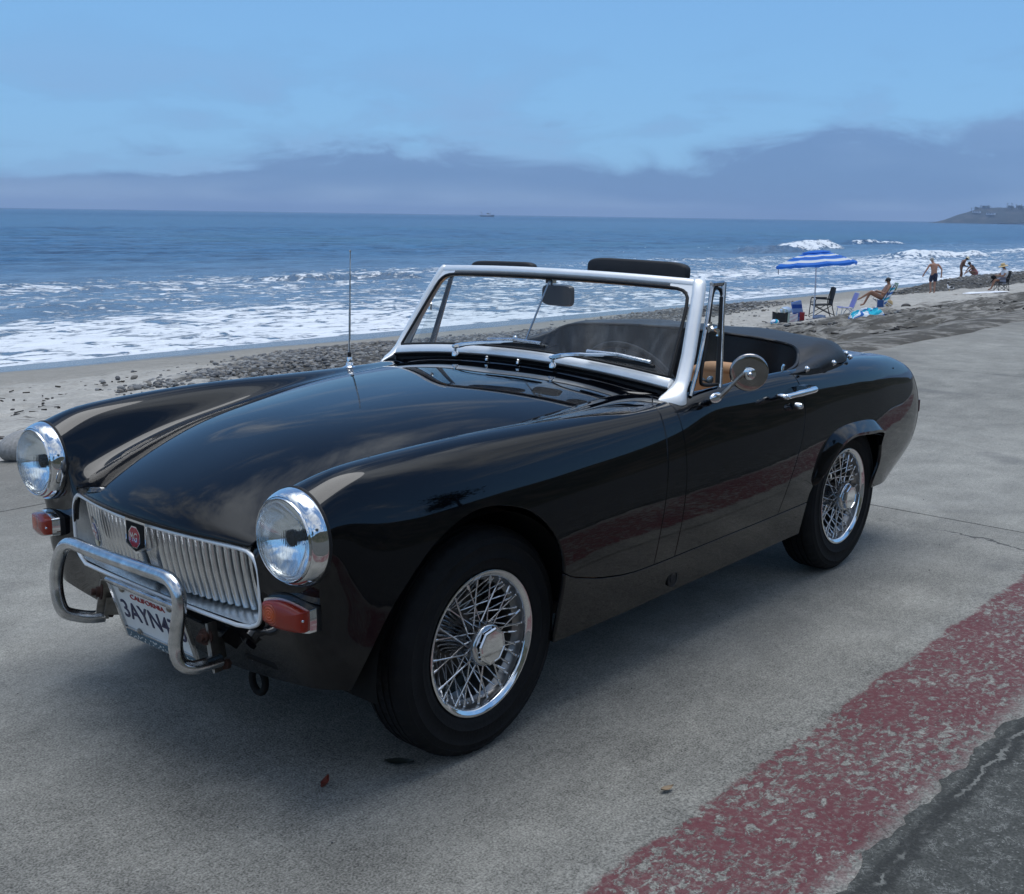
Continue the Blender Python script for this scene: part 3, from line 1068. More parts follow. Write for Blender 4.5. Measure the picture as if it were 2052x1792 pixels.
# black rubber bead round the glass
side_b = [(.990, .10), (.990, .25), (.990, .5), (.988, .72), (.984, .81), (.978, .868), (.963, .908), (.940, .934), (.905, .949), (.86, .954)]
bead = [tuple(ws_pt(y, .085) + nrm_g * .006) for y in np.linspace(-.985, .985, 25)]
bead += [tuple(ws_pt(y, v) + nrm_g * .006) for y, v in side_b]
bead += [tuple(ws_pt(y, .955) + nrm_g * .006) for y in np.linspace(.8, -.8, 21)]
bead += [tuple(ws_pt(-y, v) + nrm_g * .006) for y, v in side_b[::-1]]
MB().tube(bead, .0055, 6, closed=True).build('windscreen_bead', M_RUBBER, ws, smooth=80)
for s in (1, -1):
    # side pillar: broad polished casting, its foot flaring forward on to the scuttle
    LV = [[(-.808, .583, .797), (-.788, .594, .783), (-.842, .637, .774), (-.872, .628, .784), (-.866, .590, .800)],
          [(-.812, .583, .801), (-.793, .595, .791), (-.843, .636, .784), (-.874, .627, .792), (-.868, .589, .804)],
          [(-.838, .582, .810), (-.824, .597, .805), (-.850, .632, .803), (-.882, .622, .808), (-.882, .588, .815)],
          [(-.866, .580, .823), (-.856, .597, .822), (-.867, .626, .816), (-.896, .617, .822), (-.898, .586, .827)],
          [(-.891, .578, .840), (-.877, .596, .842), (-.890, .621, .838), (-.918, .612, .842), (-.920, .582, .844)],
          [(-.934, .567, .911), (-.920, .587, .913), (-.935, .608, .908), (-.962, .599, .911), (-.963, .572, .913)],
          [(-.992, .545, 1.012), (-.978, .565, 1.014), (-.992, .586, 1.010), (-1.018, .578, 1.012), (-1.020, .550, 1.013)],
          [(-1.034, .530, 1.080), (-1.020, .548, 1.084), (-1.034, .570, 1.078), (-1.060, .562, 1.080), (-1.062, .535, 1.081)],
          [(-1.054, .520, 1.112), (-1.040, .536, 1.116), (-1.053, .560, 1.112), (-1.080, .552, 1.113), (-1.080, .525, 1.114)],
          [(-1.060, .518, 1.124), (-1.050, .532, 1.127), (-1.060, .550, 1.124), (-1.080, .546, 1.125), (-1.080, .522, 1.125)]]
    LV = [np.array(smooth_path(l, 4, True)) for l in LV]

    def sec(u, s=s):
        return [(p[0], s * p[1], p[2]) for p in LV[int(round(u * (len(LV) - 1)))]]
    sweep(sec, len(LV) - 1, None, flip=(s > 0)).build('windscreen_pillar', M_ALU_BRIGHT, ws, smooth=55)
    # rounded inner corner between pillar and header
    arc = [(.999, .80), (.992, .87), (.976, .915), (.948, .945), (.91, .960), (.86, .965)]
    gp_ = [(s * a_, v_) for a_, v_ in arc + [(.86, 1.03), (1.02, 1.03), (1.02, .80)]]
    MB().prism(gp_, lambda a_, v_: tuple(ws_pt(a_, v_) + nrm_g * -.014), lambda a_, v_: tuple(ws_pt(a_, v_) + nrm_g * .0095)).build('header_corner', M_ALU_BRIGHT, ws, smooth=30)
    # quarter light
    qw = MB().add([(-.975, s * .618, .815), (-1.060, s * .620, .808), (-1.140, s * .574, 1.098), (-1.092, s * .562, 1.098)], [(0, 1, 2, 3)]).build('quarter_light', M_GLASS2, car)
    fr = MB()
    def bar2(P, a, b):
        fr.tube(smooth_path(P, 3), a, 6)
    bar2([(-.905, s * .622, .792), (-.960, s * .612, .880), (-1.030, s * .590, .995), (-1.092, s * .566, 1.106)], .0065, 0)
    bar2([(-1.086, s * .567, 1.110), (-1.150, s * .573, 1.111)], .008, 0)
    bar2([(-1.148, s * .573, 1.114), (-1.118, s * .590, 1.000), (-1.072, s * .621, .800)], .0085, 0)
    fr.build('quarter_light_frame', M_CHROME_WORN, qw, smooth=60)
    rb = MB()
    rb.tube(smooth_path([(-1.058, s * .622, .812), (-.985, s * .622, .818), (-.962, s * .620, .840), (-1.020, s * .600, .960), (-1.088, s * .572, 1.085), (-1.130, s * .573, 1.092), (-1.131, s * .582, 1.05)], 4), .0055, 6)
    rb.tube([(-1.131, s * .578, 1.07), (-1.062, s * .619, .815)], .007, 6)
    rb.build('quarter_light_seal', M_RUBBER, qw, smooth=60)
    ct = MB().box((-1.030, s * .600, .985), (.030, .006, .022), rot=(0, .4, 0)).tube([(-1.052, s * .606, .984), (-1.060, s * .612, .972), (-1.058, s * .612, .958)], .007, 8)
    ct.build('quarter_light_catch', M_CHROME, qw)
    MB().tube([(-.985, s * .612, .835), (-1.045, s * .612, .812)], .004, 6).sphere((-1.04, s * .606, .826), (.016, .008, .012)).build('quarter_light_stay', M_CHROME_WORN, qw)
    # visor pads folded up over the header
    y0, y1 = (.085, .470) if s > 0 else (.150, .440)
    zt, zb, xo = (1.176, 1.108, -1.105) if s > 0 else (1.150, 1.096, -1.105)
    def visor(u, v, y0=y0, y1=y1, zt=zt, zb=zb, s=s, xo=xo):
        a = 2 * math.pi * u
        hw, hh = (y1 - y0) / 2, (zt - zb) / 2
        ca, sa = math.cos(a), math.sin(a)
        q = (abs(ca) ** 8 + abs(sa) ** 8 + 1e-9) ** (-1 / 8) if False else 1
        e = .30
        px = math.copysign(abs(ca) ** e, ca)
        pz = math.copysign(abs(sa) ** .55, sa)
        k = math.sqrt(max(0, 1 - (2 * v - 1) ** 6))
        zz = (zt + zb) / 2 + hh * pz * (1 - .22 * (1 - k))
        yy = (y0 + y1) / 2 + hw * px * (1 - .05 * (1 - k))
        dro = -.015 * (yy - .1)
        return (xo - .10 * (zz - zb) + .020 * (v - .5) * 1.6, s * yy, zz + dro)
    vp = MB().grid(visor, 40, 8)
    nb_ = len(vp.V)
    for v in (0, 8):
        idx = [u * 9 + v for u in range(40)]
        vp.F.append(tuple(idx) if v else tuple(idx[::-1]))
    vp.build('sun_visor', M_PAD, car, smooth=50)
# driving mirror on its rod
MB().tube([(-.885, 0, .905), (-1.010, 0, 1.105)], .0032, 8).box((-1.012, 0, 1.098), (.02, .03, .02)).tube([(-1.012, .0, 1.09), (-1.035, .0, 1.06)], .004, 6).build('mirror_rod', M_CHROME, car)
mb = MB()
hw, hh = .066, .036
pl = [(math.copysign(abs(math.cos(a)) ** .38, math.cos(a)) * hw, math.copysign(abs(math.sin(a)) ** .38, math.sin(a)) * hh) for a in np.linspace(0, 2 * math.pi, 33)[:-1]]
mb.prism(pl, lambda a, b: (-1.040, .012 + a, 1.048 + b), lambda a, b: (-1.026, .012 + a * .92, 1.048 + b * .9))
mb.build('driving_mirror', pmat('mirror_back', (.05, .052, .055), .35, .3), car)
# wipers and washer jets
for (px, py, pz), (ax, ay, az), (bx0, by0, bz0), (bx1, by1, bz1) in (
        ((-.806, -.240, .842), (-.838, -.010, .903), (-.836, -.120, .894), (-.838, .105, .899)),
        ((-.806, .180, .843), (-.848, .385, .893), (-.842, .285, .890), (-.856, .510, .876))):
    mb = MB().lathe([(.012, 0), (.011, .010), (.006, .016), (.006, .028)], (px, py, pz), n=14)
    mb.tube(smooth_path([(px, py, pz + .032), (px - .004, py + .07, pz + .046), (ax, ay, az + .004)], 4), [.008] * 3 + [.0065] * 3 + [.0045] * 3, 6)
    wp = mb.sphere((px, py, pz + .031), (.0075, .016, .007)).build('wiper', M_CHROME, car)
    MB().tube([(bx0, by0, bz0 + .010), ((bx0 + bx1) / 2, (by0 + by1) / 2, (bz0 + bz1) / 2 + .016), (bx1, by1, bz1 + .010)], .0062, 6).build('wiper_blade_holder', M_CHROME_WORN, wp)
    d_ = np.array((bx1 - bx0, by1 - by0, bz1 - bz0))
    MB().tube([np.array((bx0, by0, bz0)) - .02 * d_, np.array((bx1, by1, bz1)) + .06 * d_], .0062, 6).build('wiper_rubber', M_RUBBER, wp)
for y, z in ((-.105, .838), (.030, .840)):
    MB().lathe([(.007, 0), (.0065, .006), (.004, .008), (.0055, .012), (.0, .016)], (-.815, y, z), n=12).build('washer_jet', M_CHROME, car)
# aerial
ae = MB().lathe([(.026, -.004), (.024, .004), (.013, .010), (.012, .018), (.009, .021), (.009, .036), (.006, .040), (0, .041)], (-.605, -.545, .787), n=20).build('aerial', M_CHROME, car, smooth=40)
MB().lathe([(.0065, .036), (.0065, .052), (.004, .056)], (-.605, -.545, .787), n=12).build('aerial_insulator', M_RUBBER, ae)
MB().tube([(-.605, -.545, .84), (-.609, -.545, .99)], .0034, 8).tube([(-.609, -.545, .99), (-.613, -.546, 1.115)], .0027, 8).tube([(-.613, -.546, 1.115), (-.615, -.546, 1.180)], .0021, 8).lathe([(.003, 0), (.0036, .006), (0, .008)], (-.615, -.546, 1.178), n=10).build('aerial_mast', M_CHROME_WORN, ae)
# door mirror on a stalk
dm = MB().sphere((-.975, .667, .785), (.034, .012, .017), 16, 9).build('door_mirror', M_CHROME, car, smooth=80)
MB().tube(smooth_path([(-.985, .674, .787), (-.995, .695, .812), (-1.005, .718, .842), (-1.012, .736, .862)], 4), [.007] * 4 + [.006] * 9, 8).build('mirror_stalk', M_STEEL, dm)
Mm = Matrix.Translation((-1.026, .745, .862)) @ Vector((.80, .60, -.14)).to_track_quat('Z', 'Y').to_matrix().to_4x4()
MB().lathe([(0.0, .0010), (.018, .0009), (.036, .0004), (.052, -.0008), (.0562, -.003), (.0575, -.009), (.055, -.014), (.0, -.014)], n=40, M=Mm).build('mirror_shell', pmat('darkened_chrome', (.40, .37, .35), .10, 1.0, var=.12, vscale=30), dm, smooth=60)  # chrome tinted brown-grey to stand in for a dark ground reflection
MB().lathe([(.019, .0005), (.019, .007), (.015, .010), (.008, .012), (.008, .020), (.005, .024), (0, .025)], n=24, M=Mm).build('mirror_boss', M_CHROME, dm, smooth=40)
# door handle and lock (one on each door)
dh = MB().tube(smooth_path([(-1.328, .712, .752), (-1.345, .716, .754), (-1.43, .722, .757), (-1.50, .720, .757), (-1.535, .712, .757)], 4), [.006] + [.0095] * 6 + [.011] * 6 + [.012] * 3 + [.008], 10, flat=1.0).box((-1.512, .692, .757), (.042, .05, .024)).sphere((-1.335, .70, .752), (.012, .028, .010)).build('door_handle', M_CHROME, door_left, smooth=60)
MB().lathe([(.0115, -.01), (.0115, .008), (.008, .014), (.0, .015)], (-1.463, .692, .706), 'y', 16).build('door_lock', M_CHROME, door_left)

# ------------------------------------------------------------------ headlamps and indicators
m = bpy.data.materials.new('lamp_lens')
m.use_nodes = True
t = NT(m.node_tree)
out = t.n('ShaderNodeOutputMaterial')
g = t.n('ShaderNodeTexCoord').outputs['Object']
gx, gy, gz = t.sep(g)[:3]
wv = t.math('SINE', t.math('MULTIPLY', gy, 2 * math.pi / .0052))
upper = t.step(gz, -.012, .004)
wv2 = t.math('SINE', t.math('MULTIPLY', gy, 2 * math.pi / .022))
hgt = t.math('ADD', t.math('MULTIPLY', t.math('MULTIPLY', wv, upper), .5), t.math('MULTIPLY', wv2, t.math('MULTIPLY', t.step(gz, .01, -.01), .9)))
bmp = t.bump(hgt, 0.55, .0012)
gl = t.n('ShaderNodeBsdfGlossy', i_Roughness=0.03)
t.set(gl.inputs['Normal'], bmp)
trn = t.n('ShaderNodeBsdfTransparent', i_Color=(.92, .95, .96, 1))
rfr = t.n('ShaderNodeBsdfRefraction', i_IOR=1.10, i_Roughness=0.0, i_Color=(.92, .95, .96, 1))
t.set(rfr.inputs['Normal'], bmp)
dfs = t.n('ShaderNodeBsdfDiffuse', i_Color=(.55, .60, .62, 1))
fr_ = t.n('ShaderNodeFresnel', i_IOR=1.5)
m1, m2, m3 = (t.n('ShaderNodeMixShader') for _ in range(3))
# the pressed flutes: prisms bend the view, their edges scatter a little light
t.set(m1.inputs[0], t.math('ADD', t.math('MULTIPLY', upper, .5), .25))
t.t.links.new(trn.outputs[0], m1.inputs[1])
t.t.links.new(rfr.outputs[0], m1.inputs[2])
edge = t.step(t.math('ABSOLUTE', t.mix(upper, t.comb(wv2, wv2, wv2), t.comb(wv, wv, wv))), .80, .98)
t.set(m2.inputs[0], t.math('ADD', t.math('MULTIPLY', edge, .16), t.math('MULTIPLY', upper, .01)))
t.t.links.new(m1.outputs[0], m2.inputs[1])
t.t.links.new(dfs.outputs[0], m2.inputs[2])
t.set(m3.inputs[0], t.math('MULTIPLY', fr_.outputs[0], .5))
t.t.links.new(m2.outputs[0], m3.inputs[1])
t.t.links.new(gl.outputs[0], m3.inputs[2])
t.t.links.new(m3.outputs[0], out.inputs[0])
M_LENS = m
M_REFL = pmat('lamp_reflector', (.96, .97, .98), .02, 1.0)
ly, lz = LAMP
lp = MB().lathe([(.102, .478), (.1058, .482), (.1066, .489), (.1045, .499), (.0995, .511), (.0950, .517), (.0925, .519), (.0915, .515), (.0915, .50)], (0, ly, lz), 'x', 64, caps=False).build('headlamp', M_CHROME, car, smooth=60, origin=(.49, ly, lz))
lc = [MB().lathe([(.0915, .505), (.0908, .521), (.0890, .5235), (.0868, .522), (.0860, .515)], (0, ly, lz), 'x', 64, caps=False).build('lamp_bezel', M_CHROME, lp, smooth=60),
      MB().lathe([(.1050, .477), (.1088, .479), (.1088, .482), (.1050, .485)], (0, ly, lz), 'x', 64, caps=False).build('lamp_gasket', M_RUBBER, lp, smooth=60),
      MB().lathe([(.0870, .519)] + [(.0870 * math.cos(a), .519 + .026 * math.sin(a)) for a in np.linspace(.15, math.pi / 2, 14)], (0, ly, lz), 'x', 64, caps=False).build('lamp_lens', M_LENS, lp, smooth=80),
      MB().lathe([(.0868, .517)] + [(r, .466 + 6.0 * r * r) for r in np.linspace(.084, .012, 14)], (0, ly, lz), 'x', 48, caps=False).build('lamp_reflector', M_REFL, lp, smooth=80),
      MB().lathe([(.010, .462), (.011, .484), (.018, .487), (.018, .499), (0, .501)], (0, ly, lz), 'x', 16).build('lamp_bulb', M_BLACK, lp, smooth=60)]
lp2 = dup_tree(lp, car)
lp2.location.y = -ly

gi = t
m = bpy.data.materials.new('indicator_lens')
m.use_nodes = True
t = NT(m.node_tree)
out = t.n('ShaderNodeOutputMaterial')
b = t.n('ShaderNodeBsdfPrincipled', i_Base_Color=(.42, .040, .008, 1), i_Roughness=.25)
b.inputs['Coat Weight'].default_value = .35
g = t.n('ShaderNodeTexCoord').outputs['Object']
gx, gy, gz = t.sep(g)[:3]
gy2 = t.math('ADD', t.math('ABSOLUTE', t.math('ADD', gy, .0)), 0.0)
dd = t.math('SQRT', t.math('ADD', t.math('POWER', t.math('ADD', gy, .028), 2.0), t.math('POWER', gz, 2.0)))
rg = t.math('MULTIPLY', t.math('SINE', t.math('MULTIPLY', dd, 2 * math.pi / .0062)), t.step(dd, .027, .023))
t.set(b.inputs['Normal'], t.bump(rg, .7, .002))
t.set(b.inputs['Base Color'], t.mix(t.step(dd, .03, .008), (.26, .016, .004, 1), (.62, .085, .010, 1)))
t.t.links.new(b.outputs[0], out.inputs[0])
M_IND = m


def ind_poly(k=1.0):
    base = [(-.072, .017), (-.065, .025), (-.022, .032), (.018, .030), (.066, .021), (.072, .015), (.072, -.022), (.066, -.029), (.02, -.033), (-.03, -.031), (-.065, -.022), (-.072, -.014)]
    P = smooth_path(base, 3, True)
    return [(a * k if abs(k - 1) < .2 else a * k, b_ * k) for a, b_ in P]


for s in (1, -1):
    Mi = Matrix.Translation((.484, s * .520, .468)) @ Euler((0, 0, s * rad(10))).to_matrix().to_4x4()
    f = lambda x, k: (lambda a, b_: tuple(Mi @ Vector((x, s * a * .85 * k, b_ * (k if k > 1 else k ** 1.5)))))
    ind = MB().prism(ind_poly(), f(-.02, 1.14), f(.004, 1.14)).build('indicator', M_RUBBER, car, smooth=50)
    MB().prism(ind_poly(), f(.002, 1.10), f(.024, 1.05)).build('indicator_bezel', M_CHROME, ind, smooth=50)
    V, F = [], []
    P = ind_poly()
    n = len(P)
    for x, k in ((.016, .95), (.034, .94), (.041, .88), (.045, .6), (.046, .0)):
        V += [f(x, 1)(a * k, b_ * k) for a, b_ in P]
    for i in range(4):
        for j in range(n):
            F.append((i * n + j, i * n + (j + 1) % n, (i + 1) * n + (j + 1) % n, (i + 1) * n + j))
    mb = MB().add(V, F if s > 0 else [q[::-1] for q in F])
    il = mb.build('indicator_lens', M_IND, ind, smooth=70)
    for a in (-.064, .064):
        MB().sphere(tuple(Mi @ Vector((.036, s * a * .85, 0))), .004, 8, 6).build('lens_screw', M_CHROME, ind)

# ------------------------------------------------------------------ grille
GX = lambda y: .536 - .36 * y * y            # plan curve of the grille
gt_ = [(GX(y) + .002, y, .578 - .004 * (abs(y) / .345) ** 6) for y in np.linspace(-.345, .345, 25)]
gside = [(.490, .367, .571), (.487, .388, .556), (.486, .400, .526), (.485, .4025, .47), (.484, .401, .435), (.484, .392, .408), (.487, .365, .3935)]
gb_ = [(.497 + .010 * (1 - (y / .36) ** 2), y, .393) for y in np.linspace(.33, -.33, 21)]
gside = smooth_path(gside, 4)
loop = gt_ + gside + gb_ + [(a, -b_, c) for a, b_, c in gside[::-1]]
grille = MB().tube(loop, .0052, 8, closed=True).build('grille', M_ALU_BRIGHT, car, smooth=80)
MB().grid(lambda u, v: (GX(-.34 + .68 * u) + .004 - .022 * v, -.34 + .68 * u, .585 + .002 * v), 24, 1).tube([(GX(y) - .003, y, .5865) for y in np.linspace(-.36, .36, 25)], .006, 8).build('grille_top_rail', M_CHROME_WORN, grille, smooth=70)
MB().grid(lambda u, v: ((.503 - .055 * v) - .12 * (-.375 + .75 * u) ** 2, -.375 + .75 * u, .398 + .018 * v + .0 * u), 24, 3).build('grille_tray', M_ALU, grille, smooth=60)
for s in (1, -1):
    MB().grid(lambda u, v: (.484 - .10 * v, s * (.396 - .045 * v * v), .405 + .155 * u), 6, 6, flip=s > 0).build('grille_cheek', M_ALU, grille, smooth=60)
MB().grid(lambda u, v: (.395 - .05 * (2 * u - 1) ** 2, -.36 + .72 * u, .38 + .22 * v), 12, 2).build('grille_backing', M_BLACK, grille)
# fluted vertical bars, one object each
zt_, zb_ = .572, .417
BP = [(-.0074, -.016), (-.0074, -.004), (-.0058, .0010), (-.0030, .0032), (.0030, .0032), (.0058, .0010), (.0074, -.004), (.0074, -.016)]
bar0 = None
ys = [s * (.052 + .0232 * k) for s in (1, -1) for k in range(14)]
for y in ys:
    dxl = .030
    if bar0 is None:
        mb = MB()
        V = []
        for k in range(5):
            v = k / 4
            V += [(a[1] - dxl * v + .004 * math.sin(math.pi * v), a[0], zt_ - (zt_ - zb_) * v) for a in BP]
        n = len(BP)
        F = [(i * n + j, (i + 1) * n + j, (i + 1) * n + j + 1, i * n + j + 1) for i in range(4) for j in range(n - 1)]
        F.append(tuple(range(4 * n, 5 * n)))
        mb.add(V, F)
        bar0 = mb.build('grille_bar', M_ALU, grille, smooth=40, origin=(0, 0, .5))
        o = bar0
    else:
        o = dup(bar0, grille)
    o.location = Vector((GX(y) - .016, y, .5)) - wl(grille)
    o.rotation_euler = (0, 0, .2 * y)
# centre bar and badge
mb = MB()
mb.prism([(-.046, .0), (-.044, -.05), (-.024, -.085), (-.018, -.16), (.018, -.16), (.024, -.085), (.044, -.05), (.046, .0)], lambda a, b_: (.470 + .22 * b_ * .5, .011 + a, .575 + b_), lambda a, b_: (.532 + .26 * b_, .011 + a * .8, .575 + b_))
mb.build('grille_centre_bar', M_CHROME_WORN, grille, smooth=30)
shield = [(-.044, .040), (.044, .040), (.044, -.022), (.0, -.044), (-.044, -.022)]
badge = MB().prism(shield, lambda a, b_: (.500, .011 + a * .93, .546 + b_ * .95), lambda a, b_: (.551, .011 + a, .546 + b_)).build('badge', M_CHROME, grille, smooth=20)
MB().prism([(a * .86, b_ * .84) for a, b_ in shield], lambda a, b_: (.550, .011 + a, .546 + b_), lambda a, b_: (.5525, .011 + a, .546 + b_)).build('badge_field', M_BLACK, grille)
octo = [(.0265 * math.cos(a), .029 * math.sin(a)) for a in np.linspace(0, 2 * math.pi, 9)[:-1] + math.pi / 8]
MB().prism(octo, lambda a, b_: (.552, .011 + a, .545 + b_), lambda a, b_: (.5545, .011 + a, .545 + b_)).build('badge_octagon_rim', M_CHROME, grille)
MB().prism([(a * .88, b_ * .88) for a, b_ in octo], lambda a, b_: (.554, .011 + a, .545 + b_), lambda a, b_: (.5555, .011 + a, .545 + b_)).build('badge_octagon', M_BADGE_RED, grille)


def letters(txt, size, M, width=None, extr=.0012, offset=0.0):
    """flat lettering as mesh: local X right, Y up, Z out"""
    cu = bpy.data.curves.new('letters', 'FONT')
    cu.body = txt
    cu.size = size
    cu.align_x = 'CENTER'
    cu.align_y = 'CENTER'
    cu.extrude = extr
    cu.offset = offset
    o = bpy.data.objects.new('letters', cu)
    COL.objects.link(o)
    bpy.context.view_layer.update()
    dg = bpy.context.evaluated_depsgraph_get()
    me = o.evaluated_get(dg).to_mesh()
    V = np.array([tuple(v.co) for v in me.vertices])
    F = [tuple(p.vertices) for p in me.polygons]
    o.evaluated_get(dg).to_mesh_clear()
    bpy.data.objects.remove(o)
    bpy.data.curves.remove(cu)
    if width:
        k = width / (V[:, 0].max() - V[:, 0].min())
        V[:, 0] *= k
    return MB().add(V, F, M)


FRONT = Matrix(((0, 0, 1, 0), (1, 0, 0, 0), (0, 1, 0, 0), (0, 0, 0, 1)))      # X->+y (reads left to right from the front), Y->z, Z->+x
letters('MG', .031, Matrix.Translation((.5558, .011, .545)) @ FRONT, .031).build('badge_lettering', M_CHROME, grille, smooth=None)
# enamelled club badge with toothed edge
cb = MB()
teeth = []
for k in range(44):
    a = 2 * math.pi * k / 44
    r = 1.0 if k % 2 else .90
    teeth.append((.027 * r * math.cos(a), .041 * r * math.sin(a)))
Mb_ = Matrix.Translation((GX(.225) + .004, -.226, .506)) @ Euler((0, rad(11), rad(-12))).to_matrix().to_4x4()
fb = lambda x: (lambda a, b_: tuple(Mb_ @ Vector((x, a, b_))))
club = MB().prism(teeth, fb(-.003), fb(.001)).build('club_badge', M_CHROME_WORN, grille)
MB().prism([(a * .62, b_ * .66) for a, b_ in teeth[::2]], fb(.001), fb(.0022)).build('club_badge_field', pmat('enamel_blue', (.015, .03, .16), .2, coat=.5), grille)
cr = MB()
for ang, wd, mt in ((33, .006, 0), (-33, .006, 0), (0, .010, 0), (90, .010, 0)):
    c_, s_ = math.cos(rad(ang)), math.sin(rad(ang))
    L = .015 if ang != 90 else .022
    cr.prism([(-L * c_ + wd / 2 * s_, -L * s_ - wd / 2 * c_), (L * c_ + wd / 2 * s_, L * s_ - wd / 2 * c_), (L * c_ - wd / 2 * s_, L * s_ + wd / 2 * c_), (-L * c_ - wd / 2 * s_, -L * s_ + wd / 2 * c_)], fb(.0022), fb(.0026 + .0001 * abs(ang) / 30))
cr.build('club_badge_cross', M_WHITE, grille)
MB().prism([(-.0025, -.021), (.0025, -.021), (.0025, .021), (-.0025, .021)], fb(.0028), fb(.0034)).prism([(-.014, -.0025), (.014, -.0025), (.014, .0025), (-.014, .0025)], fb(.0028), fb(.0033)).build('club_badge_red_cross', M_BADGE_RED, grille)
MB().prism([(-.010, -.040), (.010, -.040), (.012, -.024), (-.012, -.024)], fb(.0025), fb(.005)).build('club_badge_shield', pmat('cream_enamel', (.62, .58, .42), .4), grille)

# ------------------------------------------------------------------ number plate
Mp = Matrix.Translation((.510, .002, .327)) @ Euler((0, rad(17), 0)).to_matrix().to_4x4() @ FRONT
plate = MB().box((0, 0, 0), (.304, .152, .0015), M=Mp).build('number_plate', M_WHITE, car)
fr = MB()
for (c, s_) in (((0, .074, .003), (.326, .014, .010)), ((-.157, .006, .003), (.012, .134, .008)), ((.157, .006, .003), (.012, .134, .008)), ((0, -.077, .003), (.326, .030, .006))):
    fr.box(c, s_, M=Mp)
fr.tube([(-.155, .080, .008), (.155, .080, .008)], .0065, 8, M=Mp)
fr.build('plate_frame', M_CHROME_WORN, plate, smooth=40)
MB().box((0, -.0785, .0066), (.302, .021, .0015), M=Mp).build('plate_frame_band', M_TEAL, plate)
letters('CALIFORNIA', .0195, Mp @ Matrix.Translation((0, .046, .0014)), .150).build('plate_state', M_RED, plate, smooth=None)
letters('3AYN470', .075, Mp @ Matrix.Translation((0, -.006, .0014)), .276, offset=.0002).build('plate_characters', M_NAVY, plate, smooth=None)
dots = MB()
for k in range(46):
    x = -.14 + .28 * k / 45 + RNG.uniform(-.001, .001)
    if RNG.random() < .8:
        dots.box((x, -.0785 + RNG.choice((-.006, -.002, .002, .005)), .0076), (RNG.uniform(.002, .005), RNG.uniform(.002, .006), .0006), M=Mp)
dots.build('plate_frame_print', M_WHITE, plate)
for x, y in ((-.105, .060), (.105, .060), (-.09, -.062), (.09, -.062)):
    MB().lathe([(.009, 0), (.009, .003), (.005, .006), (0, .0065)], n=12, M=Mp @ Matrix.Translation((x, y, .002))).build('plate_screw', M_STEEL, plate)

# ------------------------------------------------------------------ nudge bar
BR = .0165
pts = [(.500, .262, .290), (.540, .264, .291), (.575, .262, .294), (.597, .252, .310), (.603, .245, .345), (.602, .252, .39), (.601, .262, .435), (.600, .262, .470), (.600, .246, .492), (.600, .215, .503), (.602, .15, .503), (.604, 0.0, .500), (.602, -.14, .498), (.600, -.200, .496), (.600, -.240, .482), (.600, -.268, .450), (.600, -.288, .41), (.600, -.296, .365), (.599, -.288, .322), (.590, -.280, .296), (.560, -.272, .280), (.530, -.258, .272), (.500, -.248, .270)]
nb = MB().tube(smooth_path(pts, 5), BR, 14).build('nudge_bar', M_CHROME_WORN, car, smooth=80)
for s, cy in ((1, .262), (-1, -.245)):
    Mk = Matrix.Translation((.505, cy - s * .012, .320)) @ Euler((s * rad(14), rad(-8), s * rad(20))).to_matrix().to_4x4()
    MB().box((0, 0, 0), (.034, .006, .115), M=Mk).box((-.03, -s * .018, -.01), (.06, .006, .05), M=Mk).build('bar_bracket', M_STEEL, nb)
    MB().lathe([(.020, 0), (.020, .004), (.014, .005), (.014, .014), (.009, .015), (.009, .026), (0, .027)], (0, 0, 0), 'x', 14, M=Mk @ Matrix.Translation((.012, -s * .010, .028))).build('bracket_bolt', M_RUST, nb)
    MB().lathe([(.013, 0), (.013, .014), (0, .016)], (0, 0, 0), 'x', 6, M=Mk @ Matrix.Translation((-.028, s * .008, -.045))).build('bracket_nut', M_RUST, nb)
# dark fittings under the nose
MB().tube([(.415, .24, .29), (.440, .30, .300), (.445, .40, .305), (.43, .47, .30)], .014, 8).build('bumper_iron', M_BLACK, car)
MB().tube([(.42, -.20, .29), (.44, -.33, .30)], .013, 8).build('bumper_iron', M_BLACK, car)
tow = MB().tube([(.385 + .0, .25 + .026 * math.cos(a), .200 + .030 * math.sin(a)) for a in np.linspace(0, 2 * math.pi, 21)[:-1]], .009, 8, closed=True).box((.38, .25, .236), (.02, .03, .03)).build('towing_eye', M_BLACK, car, smooth=60)
MB().lathe([(.026, 0), (.026, .004), (.022, .005), (.021, .0025), (.014, .0025), (.013, .005), (0, .005)], (-.805, side_y(-.805, .262) - .001, .262), 'y', 24).build('jacking_plug', M_RUBBER, car)

# ------------------------------------------------------------------ wheels
def lathe_y(prof, n, treads=False):
    V, F = [], []
    for (r, h, k) in prof:
        for i in range(n):
            th = 2 * math.pi * i / n
            rr = r
            if treads and k:
                ph = (i + k * 2) % 4
                rr = r - (.0045 if ph == 0 else 0)
            V.append((rr * math.cos(th), h, rr * math.sin(th)))
    m = len(prof)
    for i in range(m - 1):
        for j in range(n):
            F.append((i * n + j, i * n + (j + 1) % n, (i + 1) * n + (j + 1) % n, (i + 1) * n + j))
    return V, F


M_RIMWELL = pmat('rim_well', (.26, .255, .25), .30, .9, var=.3, vscale=20)
M_SPOKE = pmat('spoke_chrome', (.72, .72, .72), .22, .95)


